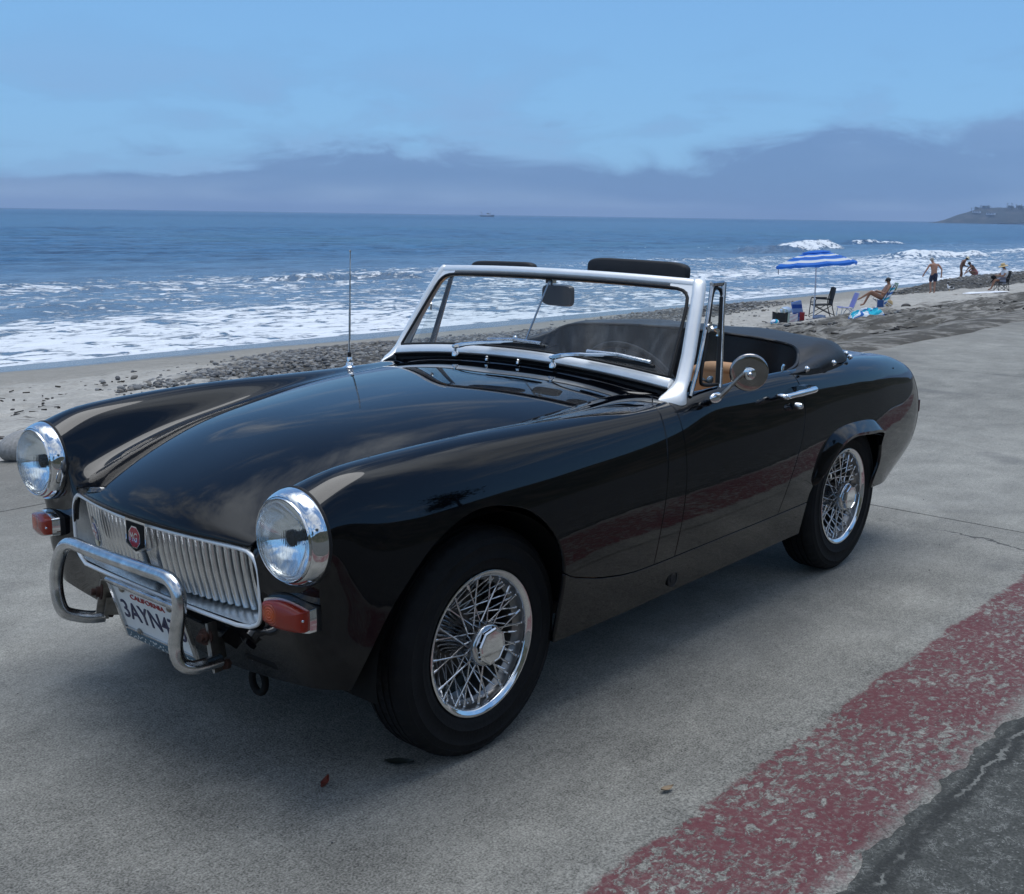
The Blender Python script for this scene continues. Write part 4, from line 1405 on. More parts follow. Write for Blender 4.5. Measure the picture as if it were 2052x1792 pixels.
def make_wheel(cx, cy):
    O = (cx, cy, .2855)
    T = Matrix.Translation(O)
    # hub barrel is the wheel itself
    wheel = MB().lathe([(.040, -.075), (.060, -.070), (.062, -.055), (.052, -.045), (.046, -.020), (.043, .010), (.041, .040), (.046, .046), (.047, .056), (.038, .060)], axis='y', n=40, M=T).build('wheel', M_CHROME_WORN, car, smooth=45, origin=O)
    hw_ = .072
    pr = [(.170, -.058, 0), (.178, -.066, 0), (.200, -.071, 0), (.232, -hw_, 0), (.258, -.069, 0), (.272, -.062, 0), (.2795, -.056, 1), (.283, -.050, 1)]
    for c in (-.034, -.012, .012, .034):
        pr += [(.2855, c - .0075, 1 if abs(c) > .02 else 2), (.2855, c - .0035, 0), (.2805, c - .0025, 0), (.2805, c + .0025, 0), (.2855, c + .0035, 0), (.2855, c + .0075, 2 if abs(c) < .02 else 1)]
    pr += [(.283, .050, 1), (.2795, .056, 1), (.272, .062, 0), (.266, .0665, 0), (.2645, .0680, 0), (.2635, .0670, 0), (.250, .0700, 0), (.2485, .0715, 0), (.2465, .0700, 0), (.232, hw_, 0), (.215, .0715, 0), (.2135, .0730, 0), (.2115, .0712, 0), (.200, .070, 0), (.190, .067, 0), (.1865, .0645, 0), (.183, .060, 0), (.178, .056, 0)]
    V, F = lathe_y(pr, 176, True)
    tyre = MB().add(V, F, T).build('tyre', M_TYRE, wheel, smooth=50, origin=O)
    rim = MB().lathe([(.176, -.062), (.183, -.060), (.183, -.055), (.172, -.050), (.168, -.02), (.153, .0), (.152, .022), (.1625, .030), (.1655, .045), (.1700, .0520), (.1660, .0530), (.1635, .046), (.1610, .036), (.150, .027), (.149, .0), (.163, -.02), (.167, -.05)], axis='y', n=96, M=T, close=True).build('rim', M_RIMWELL, wheel, smooth=45, origin=O)
    MB().lathe([(.170, .050), (.1765, .056), (.1815, .0595), (.1832, .0635), (.1828, .0670), (.1800, .0682), (.1765, .0672), (.1735, .0640), (.1700, .0625), (.1672, .0600), (.1655, .0555), (.1660, .0520)], axis='y', n=96, M=T, close=True).build('rim_lip', M_CHROME, wheel, smooth=45, origin=O)
    MB().lathe([(.135, -.060), (.135, -.050), (.120, -.046), (.07, -.046), (.0, -.046)], axis='y', n=40, M=T).build('brake_drum', pmat('brake_iron', (.09, .085, .08), .45, .7, var=.4, vscale=25), wheel, smooth=40, origin=O)
    # knock-off nut: round flange with an eight-sided cap
    MB().lathe([(.052, .050), (.053, .060), (.053, .078), (.050, .082), (.048, .083), (.045, .083)], axis='y', n=48, M=T).build('hub_flange', M_CHROME_WORN, wheel, smooth=40, origin=O)
    o8 = [(math.cos(a), math.sin(a)) for a in np.linspace(0, 2 * math.pi, 9)[:-1] + .2]
    nut = MB()
    n8 = 8
    V, F = [], []
    for r, h in ((.0475, .078), (.0475, .094), (.0445, .0975), (.041, .0985), (.0400, .0965), (.0, .0965)):
        V += [(r * a, h, r * b_) for a, b_ in o8]
    for i in range(5):
        for j in range(8):
            F.append((i * 8 + j, i * 8 + (j + 1) % 8, (i + 1) * 8 + (j + 1) % 8, (i + 1) * 8 + j))
    nut.add(V, [f[::-1] for f in F] if False else F, T)
    nut.build('hub_nut', M_CHROME, wheel, smooth=25, origin=O)
    return wheel


def spoke_mesh(wheel, O, r0, h0, a0, r1, h1, a1, rr=.0021):
    T = Matrix.Translation(O)
    p0 = Vector((r0 * math.cos(a0), h0, r0 * math.sin(a0)))
    p1 = Vector((r1 * math.cos(a1), h1, r1 * math.sin(a1)))
    d = (p1 - p0)
    q = p0 + d * .80
    mb = MB().tube([p0, q], rr, 6, M=T).tube([p0 + d * .86, p1], rr * 1.7, 6, M=T).tube([q, p0 + d * .88], rr, 6, M=T)
    mb.sphere(tuple(p1), .0045, 6, 4, M=T)
    return mb.build('spoke', M_SPOKE, wheel, smooth=60, origin=O)


def spokes(wheel):
    O = tuple(wl(wheel))
    q = 2 * math.pi
    sets = [(12, .041, .050, 0.0, .1625, .046, .50), (12, .041, .047, q / 24, .1625, .044, -.50),
            (20, .058, -.048, 0.0, .1600, .036, .34), (20, .058, -.054, q / 40, .1600, .032, -.34)]
    for (n, r0, h0, a0, r1, h1, da) in sets:
        s0 = spoke_mesh(wheel, O, r0, h0, a0, r1, h1, a0 + da)
        for k in range(1, n):
            dup(s0, wheel, rot=(0, 2 * math.pi * k / n, 0))


wf = make_wheel(0.0, .565)
wr_ = dup_tree(wf, car)
wr_.location = Vector((-2.032, .550, .2855)) - wl(car)
for s_, x, y in ((wf, 0, -.565), (wr_, -2.032, -.55)):
    c = dup_tree(wf, car)
    c.location = Vector((x, y, .2855)) - wl(car)
    c.rotation_euler = (0, 0, math.pi)
spokes(wf)
spokes(wr_)
wr_.rotation_euler = (0, .35, 0)
# hidden front suspension arms just close the view under the wing
MB().tube([(0, .25, .24), (0, .50, .25)], .03, 8).tube([(-2.03, .5, .285), (-2.03, -.5, .285)], .035, 8).tube([(0, -.25, .24), (0, -.5, .25)], .03, 8).build('axle', M_BLACK, car)
# ------------------------------------------------------------------ ground: pavement, road, beach, sea
def gmat(name):
    m = bpy.data.materials.new(name)
    m.use_nodes = True
    t = NT(m.node_tree)
    out = t.n('ShaderNodeOutputMaterial')
    b = t.n('ShaderNodeBsdfPrincipled')
    t.t.links.new(b.outputs[0], out.inputs[0])
    pos = t.n('ShaderNodeNewGeometry').outputs['Position']
    return m, t, b, pos


def concrete_nodes(t, pos):
    """colour, height and roughness of the weathered concrete"""
    big = t.noise(pos, 0.55, 5.0, 0.6, 0.4)
    mid = t.noise(pos, 4.5, 6.0, 0.65, 0.3)
    fine = t.noise(pos, 55.0, 3.0, 0.6)
    grit = t.noise(pos, 190.0, 2.0, 0.6)
    streak = t.noise(t.vmul(pos, (1.2, 9.0, 1.0)), 2.4, 5.0, 0.6)
    f = t.math('ADD', t.lin(big, .3, .7, -.13, .13), t.lin(mid, .3, .7, -.13, .13))
    f = t.math('ADD', f, t.lin(fine, .28, .72, -.22, .22))
    f = t.math('ADD', f, t.lin(grit, .33, .67, -.42, .42))
    f = t.math('ADD', f, t.lin(streak, .3, .7, -.06, .06))
    patch = t.noise(pos, .23, 3.0, .5)
    f = t.math('ADD', f, t.lin(patch, .35, .65, -.12, .12))
    f = t.math('ADD', f, t.step(t.math('ADD', t.sep(pos)[0], t.math('MULTIPLY', mid, .2)), -2.9, -3.1, 0.0, .16))
    f = t.math('ADD', f, 1.0)
    col = t.mix(t.lin(mid, .35, .65), (.205, .198, .176), (.240, .231, .204))
    col = t.mix(1.0, col, t.comb(f, f, f), 'MULTIPLY')
    # dark pits and pale grains of aggregate
    pit = t.step(t.voro(pos, 48.0), .10, .05)
    pit = t.math('MULTIPLY', pit, t.step(t.noise(pos, 7.0, 2.0), .44, .58))
    col = t.mix(t.math('MULTIPLY', pit, .8), col, (.05, .05, .05))
    gr = t.math('MULTIPLY', t.step(t.voro(pos, 62.0), .11, .07), t.step(t.noise(pos, 31.0, 1.0), .60, .68))
    col = t.mix(t.math('MULTIPLY', gr, .75), col, (.46, .46, .44))
    # oil and damp stains
    st = t.step(t.noise(pos, 1.3, 4.0, 0.55, 0.6), .56, .72)
    col = t.mix(t.math('MULTIPLY', st, .46), col, (.10, .10, .10))
    # small oil drips and faint tyre tracks
    drip = t.math('MULTIPLY', t.step(t.math('ADD', t.voro(pos, 3.1), t.math('MULTIPLY', fine, .06)), .115, .06), t.step(t.noise(pos, .9, 2.0), .45, .60))
    col = t.mix(t.math('MULTIPLY', drip, .45), col, (.055, .055, .056))
    ty = t.math('ADD', t.sep(pos)[1], t.math('MULTIPLY', t.math('SUBTRACT', big, .5), .5))
    trk = t.math('ADD', t.step(t.math('ABSOLUTE', t.math('SUBTRACT', ty, .78)), .16, .05), t.step(t.math('ABSOLUTE', t.math('SUBTRACT', ty, -.62)), .16, .05))
    col = t.mix(t.math('MULTIPLY', t.math('MULTIPLY', trk, t.lin(mid, .3, .7, .2, 1.0)), .17), col, (.06, .06, .06))
    pale = t.step(t.noise(pos, .75, 4.0, .6, .5), .58, .70)
    col = t.mix(t.math('MULTIPLY', pale, .25), col, (.36, .355, .33))
    h = t.math('ADD', t.math('MULTIPLY', fine, .5), t.math('MULTIPLY', grit, .5))
    h = t.math('SUBTRACT', h, t.math('MULTIPLY', pit, .8))
    h = t.math('ADD', h, t.math('MULTIPLY', mid, .6))
    return col, h


m, t, b, pos = gmat('concrete')
col, h = concrete_nodes(t, pos)
px_, py_, pz_ = t.sep(pos)[:3]
# hairline cracks running with the joint, plus blown sand near the beach edge
cn = t.noise(pos, 1.6, 6.0, 0.6)
ck = t.math('ABSOLUTE', t.math('SUBTRACT', t.math('ADD', px_, t.math('MULTIPLY', cn, .55)), -2.55))
ckm = t.math('MULTIPLY', t.step(ck, .010, .003), t.step(t.noise(pos, 1.1, 2.0), .42, .55))
col = t.mix(t.math('MULTIPLY', ckm, .8), col, (.04, .04, .04))
snd = t.math('MULTIPLY', t.step(py_, -1.3, -2.9), t.step(t.noise(pos, 1.7, 6.0, .65), .34, .60))
col = t.mix(t.math('MULTIPLY', snd, .8), col, (.20, .185, .16))
t.set(b.inputs['Base Color'], col)
b.inputs['Roughness'].default_value = .86
b.inputs['Specular IOR Level'].default_value = .25
t.set(b.inputs['Normal'], t.bump(h, .55, .006))
M_CONC = m

m, t, b, pos = gmat('red_kerb_paint')
col, h = concrete_nodes(t, pos)
px_, py_, pz_ = t.sep(pos)[:3]
wob = t.math('ADD', py_, t.math('MULTIPLY', t.math('SUBTRACT', t.noise(pos, 5.0, 6.0, .7), .5), .10))
band = t.math('MULTIPLY', t.step(wob, 1.170, 1.186), t.step(wob, 1.565, 1.49))
wear = t.noise(t.vmul(pos, (.8, 1.25, 1.0)), 34.0, 7.0, .72, .4)
wear2 = t.noise(pos, 2.2, 3.0, .5)
thr = t.lin(wear2, .3, .7, .40, .53)
keep = t.step(wear, t.math('SUBTRACT', thr, .04), t.math('ADD', thr, .025))
thin = t.math('ADD', t.math('MULTIPLY', t.step(t.noise(pos, 70.0, 3.0, .6), .30, .55), .42), t.lin(wear2, .3, .7, .56, .40))
pm = t.math('MULTIPLY', t.math('MULTIPLY', band, keep), thin)
pc = t.mix(t.noise(pos, 3.0, 3.0), (.105, .026, .032), (.150, .044, .052))
t.set(b.inputs['Base Color'], t.mix(pm, col, pc))
b.inputs['Roughness'].default_value = .8
b.inputs['Specular IOR Level'].default_value = .25
t.set(b.inputs['Normal'], t.bump(t.math('ADD', h, t.math('MULTIPLY', pm, .6)), .55, .006))
M_REDP = m

m, t, b, pos = gmat('asphalt')
a1 = t.voro(pos, 95.0, 'F1', 0)
a2 = t.noise(pos, 150.0, 3.0, .65)
a3 = t.noise(pos, 1.6, 4.0, .6)
a4 = t.noise(pos, 14.0, 6.0, .7, .6)
worn = t.noise(pos, 40.0, 6.0, .74, .7)
px_, py_, pz_ = t.sep(pos)[:3]
col = t.mix(t.lin(a2, .3, .7), (.040, .042, .038), (.100, .102, .094))
vein = t.step(t.math('ABSOLUTE', t.math('SUBTRACT', worn, .5)), .030, .008)
wf_ = t.math('MULTIPLY', vein, t.step(a4, .44, .60))
wf_ = t.math('MAXIMUM', wf_, t.math('MULTIPLY', t.step(worn, .58, .64), t.step(a3, .38, .64)))
col = t.mix(t.math('MULTIPLY', wf_, .80), col, (.27, .27, .25))
spk = t.math('MULTIPLY', t.step(a1, .30, .18), t.step(t.noise(pos, 60.0, 1.0), .52, .60))
col = t.mix(t.math('MULTIPLY', spk, .6), col, (.26, .26, .245))
# pale crack running just inside the edge of the asphalt
wv_ = t.math('ADD', t.math('MULTIPLY', t.math('SUBTRACT', t.noise(pos, 7.0, 7.0, .72), .5), .085), t.math('MULTIPLY', t.math('SUBTRACT', t.noise(pos, 40.0, 4.0, .7), .5), .03))
ck = t.math('ABSOLUTE', t.math('SUBTRACT', t.math('ADD', py_, wv_), 1.597))
dkb = t.step(ck, .040, .015)
col = t.mix(t.math('MULTIPLY', dkb, .75), col, (.030, .031, .030))
ckm = t.math('MULTIPLY', t.step(ck, .0065, .0025), t.step(t.noise(pos, 9.0, 3.0), .42, .54))
col = t.mix(t.math('MULTIPLY', ckm, .8), col, (.22, .22, .20))
t.set(b.inputs['Base Color'], col)
b.inputs['Roughness'].default_value = .88
b.inputs['Specular IOR Level'].default_value = .22
t.set(b.inputs['Normal'], t.bump(t.math('ADD', t.math('MULTIPLY', a1, -.6), t.math('ADD', a2, t.math('MULTIPLY', worn, .8))), .6, .006))
M_ASPH = m

EDGE = {}


def kerb_edge(x):
    k = round(x * 40)
    if k not in EDGE:
        r = random.Random(k)
        EDGE[k] = 1.553 + .014 * math.sin(x * 3.1) + .006 * math.sin(x * 9.7 + 1) + .004 * math.sin(x * 31) + r.uniform(-.004, .004)
    return EDGE[k]


pav = tag(empty('pavement', (0, 0, 0)), kind='structure')
JX = [-8.27 + 5.2 * k for k in range(-9, 5)]
gp = .0045
for xa, xb in zip(JX[:-1], JX[1:]):
    n = 160 if xb > -9 and xa < 3 else 12
    xs = np.linspace(xa + gp, xb - gp, n + 1)
    V, F = [], []
    for x in xs:
        V += [(x, -2.446, -.10), (x, -2.446, -.004), (x, -2.440, 0), (x, kerb_edge(x) + .012, 0), (x, kerb_edge(x) + .014, -.004), (x, kerb_edge(x) + .014, -.10)]
    for i in range(n):
        for k in range(5):
            F.append((i * 6 + k, (i + 1) * 6 + k, (i + 1) * 6 + k + 1, i * 6 + k + 1))
    F += [tuple(range(6)), tuple(n * 6 + k for k in range(6))[::-1]]
    mk('slab', V, F, M_CONC, pav, None)
    if xa > -9:
        MB().box(((xa + xb) / 2, -2.955, -.052), (xb - xa - .012, .998, .10)).build('edge_slab', M_CONC, pav, None)
MB().box((-18, -.45, -.16), (90, 4.1, .1)).build('slab_bed', pmat('joint_dirt', (.02, .019, .017), .9), pav)
V, F = [], []
xs = np.linspace(-9, 3, 481)
for x in xs:
    e = kerb_edge(x) + .010
    V += [(x, 1.10, .0035), (x, e, .0035)]
for i in range(len(xs) - 1):
    F.append((2 * i, 2 * i + 2, 2 * i + 3, 2 * i + 1))
tag(mk('red_paint', V, F, M_REDP, None, None), kind='structure')
V, F = [], []
xs = np.linspace(-6, 3, 361)
for i, x in enumerate(xs):
    e = kerb_edge(x)
    r = random.Random(i)
    j = r.uniform(-.006, .006) + .010 * math.sin(x * 23) * math.sin(x * 7.3)
    V += [(x, e + j, .0002), (x, e + j + .004, .0058), (x, e + .03, .0070 + r.uniform(-.0012, .0012)), (x, e + .10, .006), (x, e + .5, .004), (x, 9.5, -.03)]
n = len(xs) - 1
for i in range(n):
    for k in range(5):
        F.append((i * 6 + k, (i + 1) * 6 + k, (i + 1) * 6 + k + 1, i * 6 + k + 1))
bq = len(V)
V += [(-70, 1.575, .004), (-6, 1.575, .004), (-6, 9.5, -.03), (-70, 9.5, -.03), (3, 1.575, .004), (40, 1.575, .004), (40, 9.5, -.03), (3, 9.5, -.03)]
F += [(bq, bq + 1, bq + 2, bq + 3), (bq + 4, bq + 5, bq + 6, bq + 7)]
tag(mk('road', V, F, M_ASPH, None, 60), kind='structure')

# beach ----------------------------------------------------------------
BY = (-60, -40, -27, -24, -19, -15.3, -13.5, -3.6, -3.05, -2.75, 10)
BZ = (-4.6, -3.6, -2.8, -2.62, -2.25, -1.95, -1.75, -.20, -.02, -.05, -.2)
_t = np.linspace(0, 2 * math.pi, 17)


def vnoise(x, y, seed=0):
    """cheap smooth value noise, vectorised"""
    x, y = np.asarray(x, float), np.asarray(y, float)
    xi, yi = np.floor(x).astype(int), np.floor(y).astype(int)
    fx, fy = x - xi, y - yi
    fx, fy = fx * fx * (3 - 2 * fx), fy * fy * (3 - 2 * fy)

    def hsh(a, b):
        h_ = np.sin(a * 127.1 + b * 311.7 + seed * 74.7) * 43758.5453
        return h_ - np.floor(h_)
    return (hsh(xi, yi) * (1 - fx) + hsh(xi + 1, yi) * fx) * (1 - fy) + (hsh(xi, yi + 1) * (1 - fx) + hsh(xi + 1, yi + 1) * fx) * fy


def fbm(x, y, o=4, seed=0):
    s, a, tot = 0, 1.0, 0
    for k in range(o):
        s = s + a * vnoise(x * 2 ** k, y * 2 ** k, seed + k)
        tot += a
        a *= .5
    return s / tot


BANK = [(-9.0, -16.9), (-11, -18.7), (-13.3, -20.4), (-15.4, -22.0), (-17.6, -23.2), (-20, -23.0), (-24, -21.4), (-28, -21.6), (-33, -23.4), (-39, -25.0), (-45, -24.8), (-47, -22.2), (-40, -20.4), (-33, -19.2), (-28, -17.2), (-20, -16.2), (-14.4, -15.4), (-11.6, -16.0), (-9.8, -17.2)]
BERM = [(-52, -21.2), (-58, -22.0), (-64, -23.6), (-74, -25.2), (-84, -25.0), (-96, -27.2), (-120, -29.5), (-120, -20), (-72, -18.9), (-62, -18.4), (-57, -19.2)]


def base_z(x, y):
    z = np.interp(y, BY, BZ)
    P = np.stack([np.asarray(x, float).ravel(), np.asarray(y, float).ravel()], 1)
    a = np.clip(-sdf_poly(P, BANK), 0, 2.2) / 2.2
    c = np.clip(-sdf_poly(P, BERM), 0, 2.0) / 2.0
    s = lambda q: q * q * (3 - 2 * q)
    return z + (.14 * s(a) + .45 * s(c)).reshape(np.shape(z))


def bz(x, y):
    return float(base_z(np.array([x]), np.array([y]))[0])


def axis_pts(segs):
    out = []
    for a, b_, d in segs:
        out += list(np.arange(a, b_, d))
    out.append(segs[-1][1])
    return np.array(out)


bx = axis_pts([(-130, -70, 1.0), (-70, -26, .40), (-26, -6, .17), (-6, 3, .11), (3, 20, 1.5)])
by = axis_pts([(-48, -28, .8), (-28, -16, .20), (-16, -7, .13), (-7, -2.30, .085)])
X, Y = np.meshgrid(bx, by, indexing='ij')
Z = base_z(X, Y)
dry = np.clip((Y + 24.5) / 3.5, 0, 1)
rough = (fbm(X * .9, Y * 1.2, 3, 3) - .5) * .14 + (fbm(X * 2.4, Y * 2.8, 3, 9) - .5) * .14
foot = np.clip(.34 - vnoise(X * 2.1, Y * 2.6, 21), 0, 1) * -.30
dband = np.clip((Y - np.interp(X, (-30, 0), (-13.4, -5.0))) / 1.5 + .5, 0, 1)
rough = rough + dband * ((fbm(X * 1.3, Y * 1.6, 4, 83) - .5) * .30)
Z = Z + dry * (rough + foot) * np.clip((-2.9 - Y) / .8, .25, 1)
lip_ = np.exp(-((Y + 2.95) / .28) ** 2) * (fbm(X * .7, Y * .7, 4, 5) - .42) * .18
Z = Z + lip_
fa = np.clip((-7.2 - X) / 1.4, 0, 1)
ramp = np.interp(Y, (-3.7, -2.75, -2.40, -2.30), (-.16, .015, .012, -.02)) + (fbm(X * .8, Y * 1.5, 4, 77) - .5) * .07
Z = np.where(Y > -3.7, Z * (1 - fa) + ramp * fa, Z)
Z = np.where((X > -8.0) & (Y > -3.46), np.minimum(Z, .02), Z)
cob = np.maximum(np.clip(-sdf_poly(np.stack([X.ravel(), Y.ravel()], 1), BERM) / 1.0 + .3, 0, 1), .8 * np.clip(-sdf_poly(np.stack([X.ravel(), Y.ravel()], 1), BANK) / 1.0, 0, 1))
V = np.stack([X, Y, Z], -1).reshape(-1, 3)
na, nb2 = len(bx), len(by)
I = np.arange(na * nb2).reshape(na, nb2)
F = np.stack([I[:-1, :-1], I[1:, :-1], I[1:, 1:], I[:-1, 1:]], -1).reshape(-1, 4)

m, t, b, pos = gmat('sand')
px_, py_, pz_ = t.sep(pos)[:3]
n1 = t.noise(pos, 1.4, 6.0, .62)
n2 = t.noise(pos, 9.0, 5.0, .65)
n3 = t.noise(pos, 60.0, 3.0, .6)
col = t.mix(t.lin(n1, .3, .7), (.34, .32, .285), (.47, .445, .40))
f = t.math('ADD', t.lin(n2, .3, .7, .80, 1.16), t.lin(n3, .3, .7, -.12, .12))
col = t.mix(1.0, col, t.comb(f, f, f), 'MULTIPLY')
# dark weed-strewn sand next to the pavement, wider further along
wd = t.noise(pos, .45, 5.0, .6, .3)
far = t.lin(px_, 0.0, -30.0, -5.0, -13.4)
yy = t.math('ADD', py_, t.math('MULTIPLY', t.math('SUBTRACT', wd, .5), t.lin(px_, -2.0, -14.0, 3.0, 11.0)))
dk_ = t.step(yy, t.math('SUBTRACT', far, 1.0), t.math('ADD', far, 1.2))
blot = t.step(t.noise(pos, 1.9, 8.0, .72, .5), .40, .56)
dk_ = t.math('MULTIPLY', dk_, t.math('ADD', t.math('MULTIPLY', blot, .55), .45))
col = t.mix(t.math('MULTIPLY', dk_, .92), col, (.062, .056, .047))
# scattered weed over the dry sand
sc = t.math('MULTIPLY', t.step(t.noise(t.vmul(pos, (.55, 1.5, 1.0)), 2.2, 7.0, .7), .60, .66), t.step(py_, -25.0, -21.0))
col = t.mix(t.math('MULTIPLY', sc, .75), col, (.075, .067, .058))
# wet sand by the water
wn = t.math('ADD', py_, t.math('MULTIPLY', t.math('SUBTRACT', t.noise(t.vmul(pos, (.25, 1, 1)), .5, 4.0, .55), .5), 3.0))
damp = t.step(wn, -19.5, -22.5)
damp = t.math('MULTIPLY', damp, t.step(n1, .2, .4))
wet = t.step(wn, -24.4, -25.2)
col = t.mix(t.math('MULTIPLY', damp, .62), col, (.215, .20, .172))
col = t.mix(t.math('MULTIPLY', wet, .85), col, (.11, .105, .095))
cb_ = t.n('ShaderNodeAttribute', attribute_name='cob').outputs['Fac']
cbn = t.mix(t.step(t.voro(pos, 5.5, 'F1', 0), .25, .55), (.10, .096, .088), (.035, .033, .030))
col = t.mix(t.math('MULTIPLY', t.step(t.math('ADD', cb_, t.math('MULTIPLY', t.math('SUBTRACT', n1, .5), .9)), .35, .60), .9), col, cbn)
t.set(b.inputs['Base Color'], col)
t.set(b.inputs['Roughness'], t.math('SUBTRACT', .92, t.math('MULTIPLY', wet, .74)))
t.set(b.inputs['Specular IOR Level'], t.math('ADD', .12, t.math('MULTIPLY', wet, .45)))
bh = t.math('ADD', t.math('MULTIPLY', n2, 1.0), t.math('MULTIPLY', n3, .35))
t.set(b.inputs['Normal'], t.bump(bh, t.lin(wet, 0, 1, .6, .03), .03))
M_SAND = m
tag(mk('beach', V, F.tolist(), M_SAND, None, 180, attrs={'cob': cob}), kind='structure')

# sea --------------------------------------------------------------------
sx = axis_pts([(-9000, -4000, 2500), (-4000, -600, 300), (-600, -260, 14), (-260, -130, .9), (-130, -6, .36), (-6, 60, 4), (60, 1000, 200), (1000, 9000, 4000)])
sy = axis_pts([(-9000, -4000, 2500), (-4000, -600, 300), (-600, -240, 18), (-240, -110, 1.6), (-110, -60, .55), (-60, -23, .26)])
X, Y = np.meshgrid(sx, sy, indexing='ij')
amp = np.clip((-27.5 - Y) / 18, 0, 1) * np.clip((500 + np.minimum(X, 0) + np.minimum(Y, 0) * .3) / 250, 0, 1)
ph = Y + 3.0 * (fbm(X * .03, Y * .02, 3, 2) - .5) * 6
W = .10 * np.sin(ph * 2 * math.pi / 13.0) + .06 * np.sin((ph + .15 * X) * 2 * math.pi / 7.1 + 1)
W += .22 * (fbm(X * .16, Y * .34, 4, 11) - .5) + .16 * (fbm(X * .5, Y * .9, 3, 17) - .5)
W *= amp
W += np.clip((-26.6 - Y) / 6, 0, 1) * .06 * (fbm(X * .8, Y * 1.1, 3, 41) - .5)
foam = np.interp(Y, (-78, -64, -57, -47, -36, -30, -27.6, -26.5), (.03, .22, .86, .96, .98, 1.02, 1.12, 1.5))
foam = foam * np.interp(X, (-130, -60, -30), (.93, .97, 1.0))
foam = foam + (fbm(X * .045, Y * .12, 4, 31) - .5) * .75 * np.clip(foam * 2.5, 0, 1)
# streaks left by spent waves further along the shore
far_ = np.clip((-55 - X) / 40, 0, 1) * np.clip((-30 - Y) / 10, 0, 1) * np.clip((Y + 120) / 40, 0, 1)
foam = np.maximum(foam, far_ * np.clip((fbm(X * .03, Y * .13, 4, 57) - .50) * 4.5, 0, .62))


def breaker(xa, ya, xb, yb, hgt, wid, dens):
    """a broken crest from a to b: raised ridge, steep shoreward face, white water"""
    global W, foam
    dxy = np.array((xb - xa, yb - ya))
    L = np.linalg.norm(dxy)
    e = dxy / L
    nrm = np.array((-e[1], e[0]))
    if nrm[1] < 0:
        nrm = -nrm
    u = ((X - xa) * e[0] + (Y - ya) * e[1]) / L
    d = (X - xa) * nrm[0] + (Y - ya) * nrm[1]
    d = d + (fbm(u * 9 + 3, d * .05, 3, 61) - .5) * wid * 1.6
    en = np.clip(u / .18, 0, 1) * np.clip((1 - u) / .18, 0, 1)
    en = en * en * (3 - 2 * en)
    lump = .55 + .9 * fbm(X * .45, Y * .6, 3, 71)
    pro = np.where(d > 0, np.exp(-(d / (wid * .55)) ** 2), np.exp(-(d / (wid * 1.5)) ** 2))
    W = W + hgt * pro * en * lump
    fm = np.where(d > 0, np.exp(-(d / (wid * 1.0)) ** 4), np.exp(-(d / (wid * 1.1)) ** 2))
    foam = np.maximum(foam, dens * fm * np.clip(en * 1.6, 0, 1))


breaker(-131, -67.5, -162, -75.2, 1.0, 2.6, 1.35)
breaker(-118, -64.5, -133, -68.0, .75, 3.2, .0)
breaker(-119, -48.0, -142, -45.4, .72, 1.8, 1.25)
breaker(-158, -50, -215, -54, .45, 1.6, 1.1)
breaker(-188, -85, -203, -80, .55, 1.8, 1.0)
breaker(-38, -54.5, -52, -51.0, .42, 1.0, .88)
breaker(-22, -50, -34, -52.5, .16, .8, .55)
foam = np.clip(foam, 0, 1.4)
Z = -2.80 + W
Z = np.where((np.abs(X) > 700) | (Y < -700), -2.8, Z)
V = np.stack([X, Y, Z], -1).reshape(-1, 3)
na, nb2 = len(sx), len(sy)
I = np.arange(na * nb2).reshape(na, nb2)
F = np.stack([I[:-1, :-1], I[1:, :-1], I[1:, 1:], I[:-1, 1:]], -1).reshape(-1, 4)
m, t, b, pos = gmat('sea_water')
at = t.n('ShaderNodeAttribute', attribute_name='foam').outputs['Fac']
px_, py_, pz_ = t.sep(pos)[:3]
fn_ = t.noise(t.vmul(pos, (.7, 1.0, 1.0)), .95, 9.0, .66, 1.3)
fn2 = t.noise(t.vmul(pos, (.6, 1.0, 1.0)), 2.4, 6.0, .65, .8)
lace = t.math('ADD', t.math('MULTIPLY', fn_, .66), t.math('MULTIPLY', fn2, .34))
thr = t.lin(at, 0.0, 1.2, .76, .415)
fm = t.step(lace, t.math('SUBTRACT', thr, .015), t.math('ADD', thr, .055))
fm = t.math('MULTIPLY', fm, t.step(at, .02, .12))
n1 = t.noise(t.vmul(pos, (.55, 1.0, 1.0)), .30, 6.0, .6, .6)
n2 = t.noise(t.vmul(pos, (.5, 1.0, 1.0)), .02, 5.0, .6, .4)
n0 = t.noise(t.vmul(pos, (.5, 1.0, 1.0)), 1.3, 4.0, .6, .4)
n1 = t.math('ADD', t.math('MULTIPLY', n1, .6), t.math('MULTIPLY', n0, .4))
deep = t.mix(t.lin(n1, .38, .62), (.002, .020, .068), (.032, .125, .255))
deep = t.mix(t.step(n2, .48, .66, 0, .45), deep, (.030, .110, .165))
shal = t.mix(t.lin(n1, .35, .65), (.125, .205, .30), (.21, .30, .40))
near = t.step(py_, -95.0, -42.0)
wc = t.mix(t.math('MULTIPLY', near, .75), deep, shal)
col = t.mix(fm, wc, (.80, .83, .86))
t.set(b.inputs['Base Color'], col)
t.set(b.inputs['Roughness'], t.lin(fm, 0, 1, .22, .85))
b.inputs['IOR'].default_value = 1.333
t.set(b.inputs['Specular IOR Level'], t.math('MULTIPLY', t.lin(fm, 0, 1, 1.0, .4), t.lin(py_, -60.0, -700.0, .40, .04)))
chop = t.noise(t.vmul(pos, (.6, 1.0, 1.0)), 1.1, 7.0, .66, .5)
chop2 = t.noise(t.vmul(pos, (.5, 1.0, 1.0)), .17, 5.0, .6, .4)
hh_ = t.math('ADD', t.math('MULTIPLY', chop, .42), t.math('MULTIPLY', chop2, 1.4))
hh_ = t.math('ADD', hh_, t.math('MULTIPLY', fm, .10))
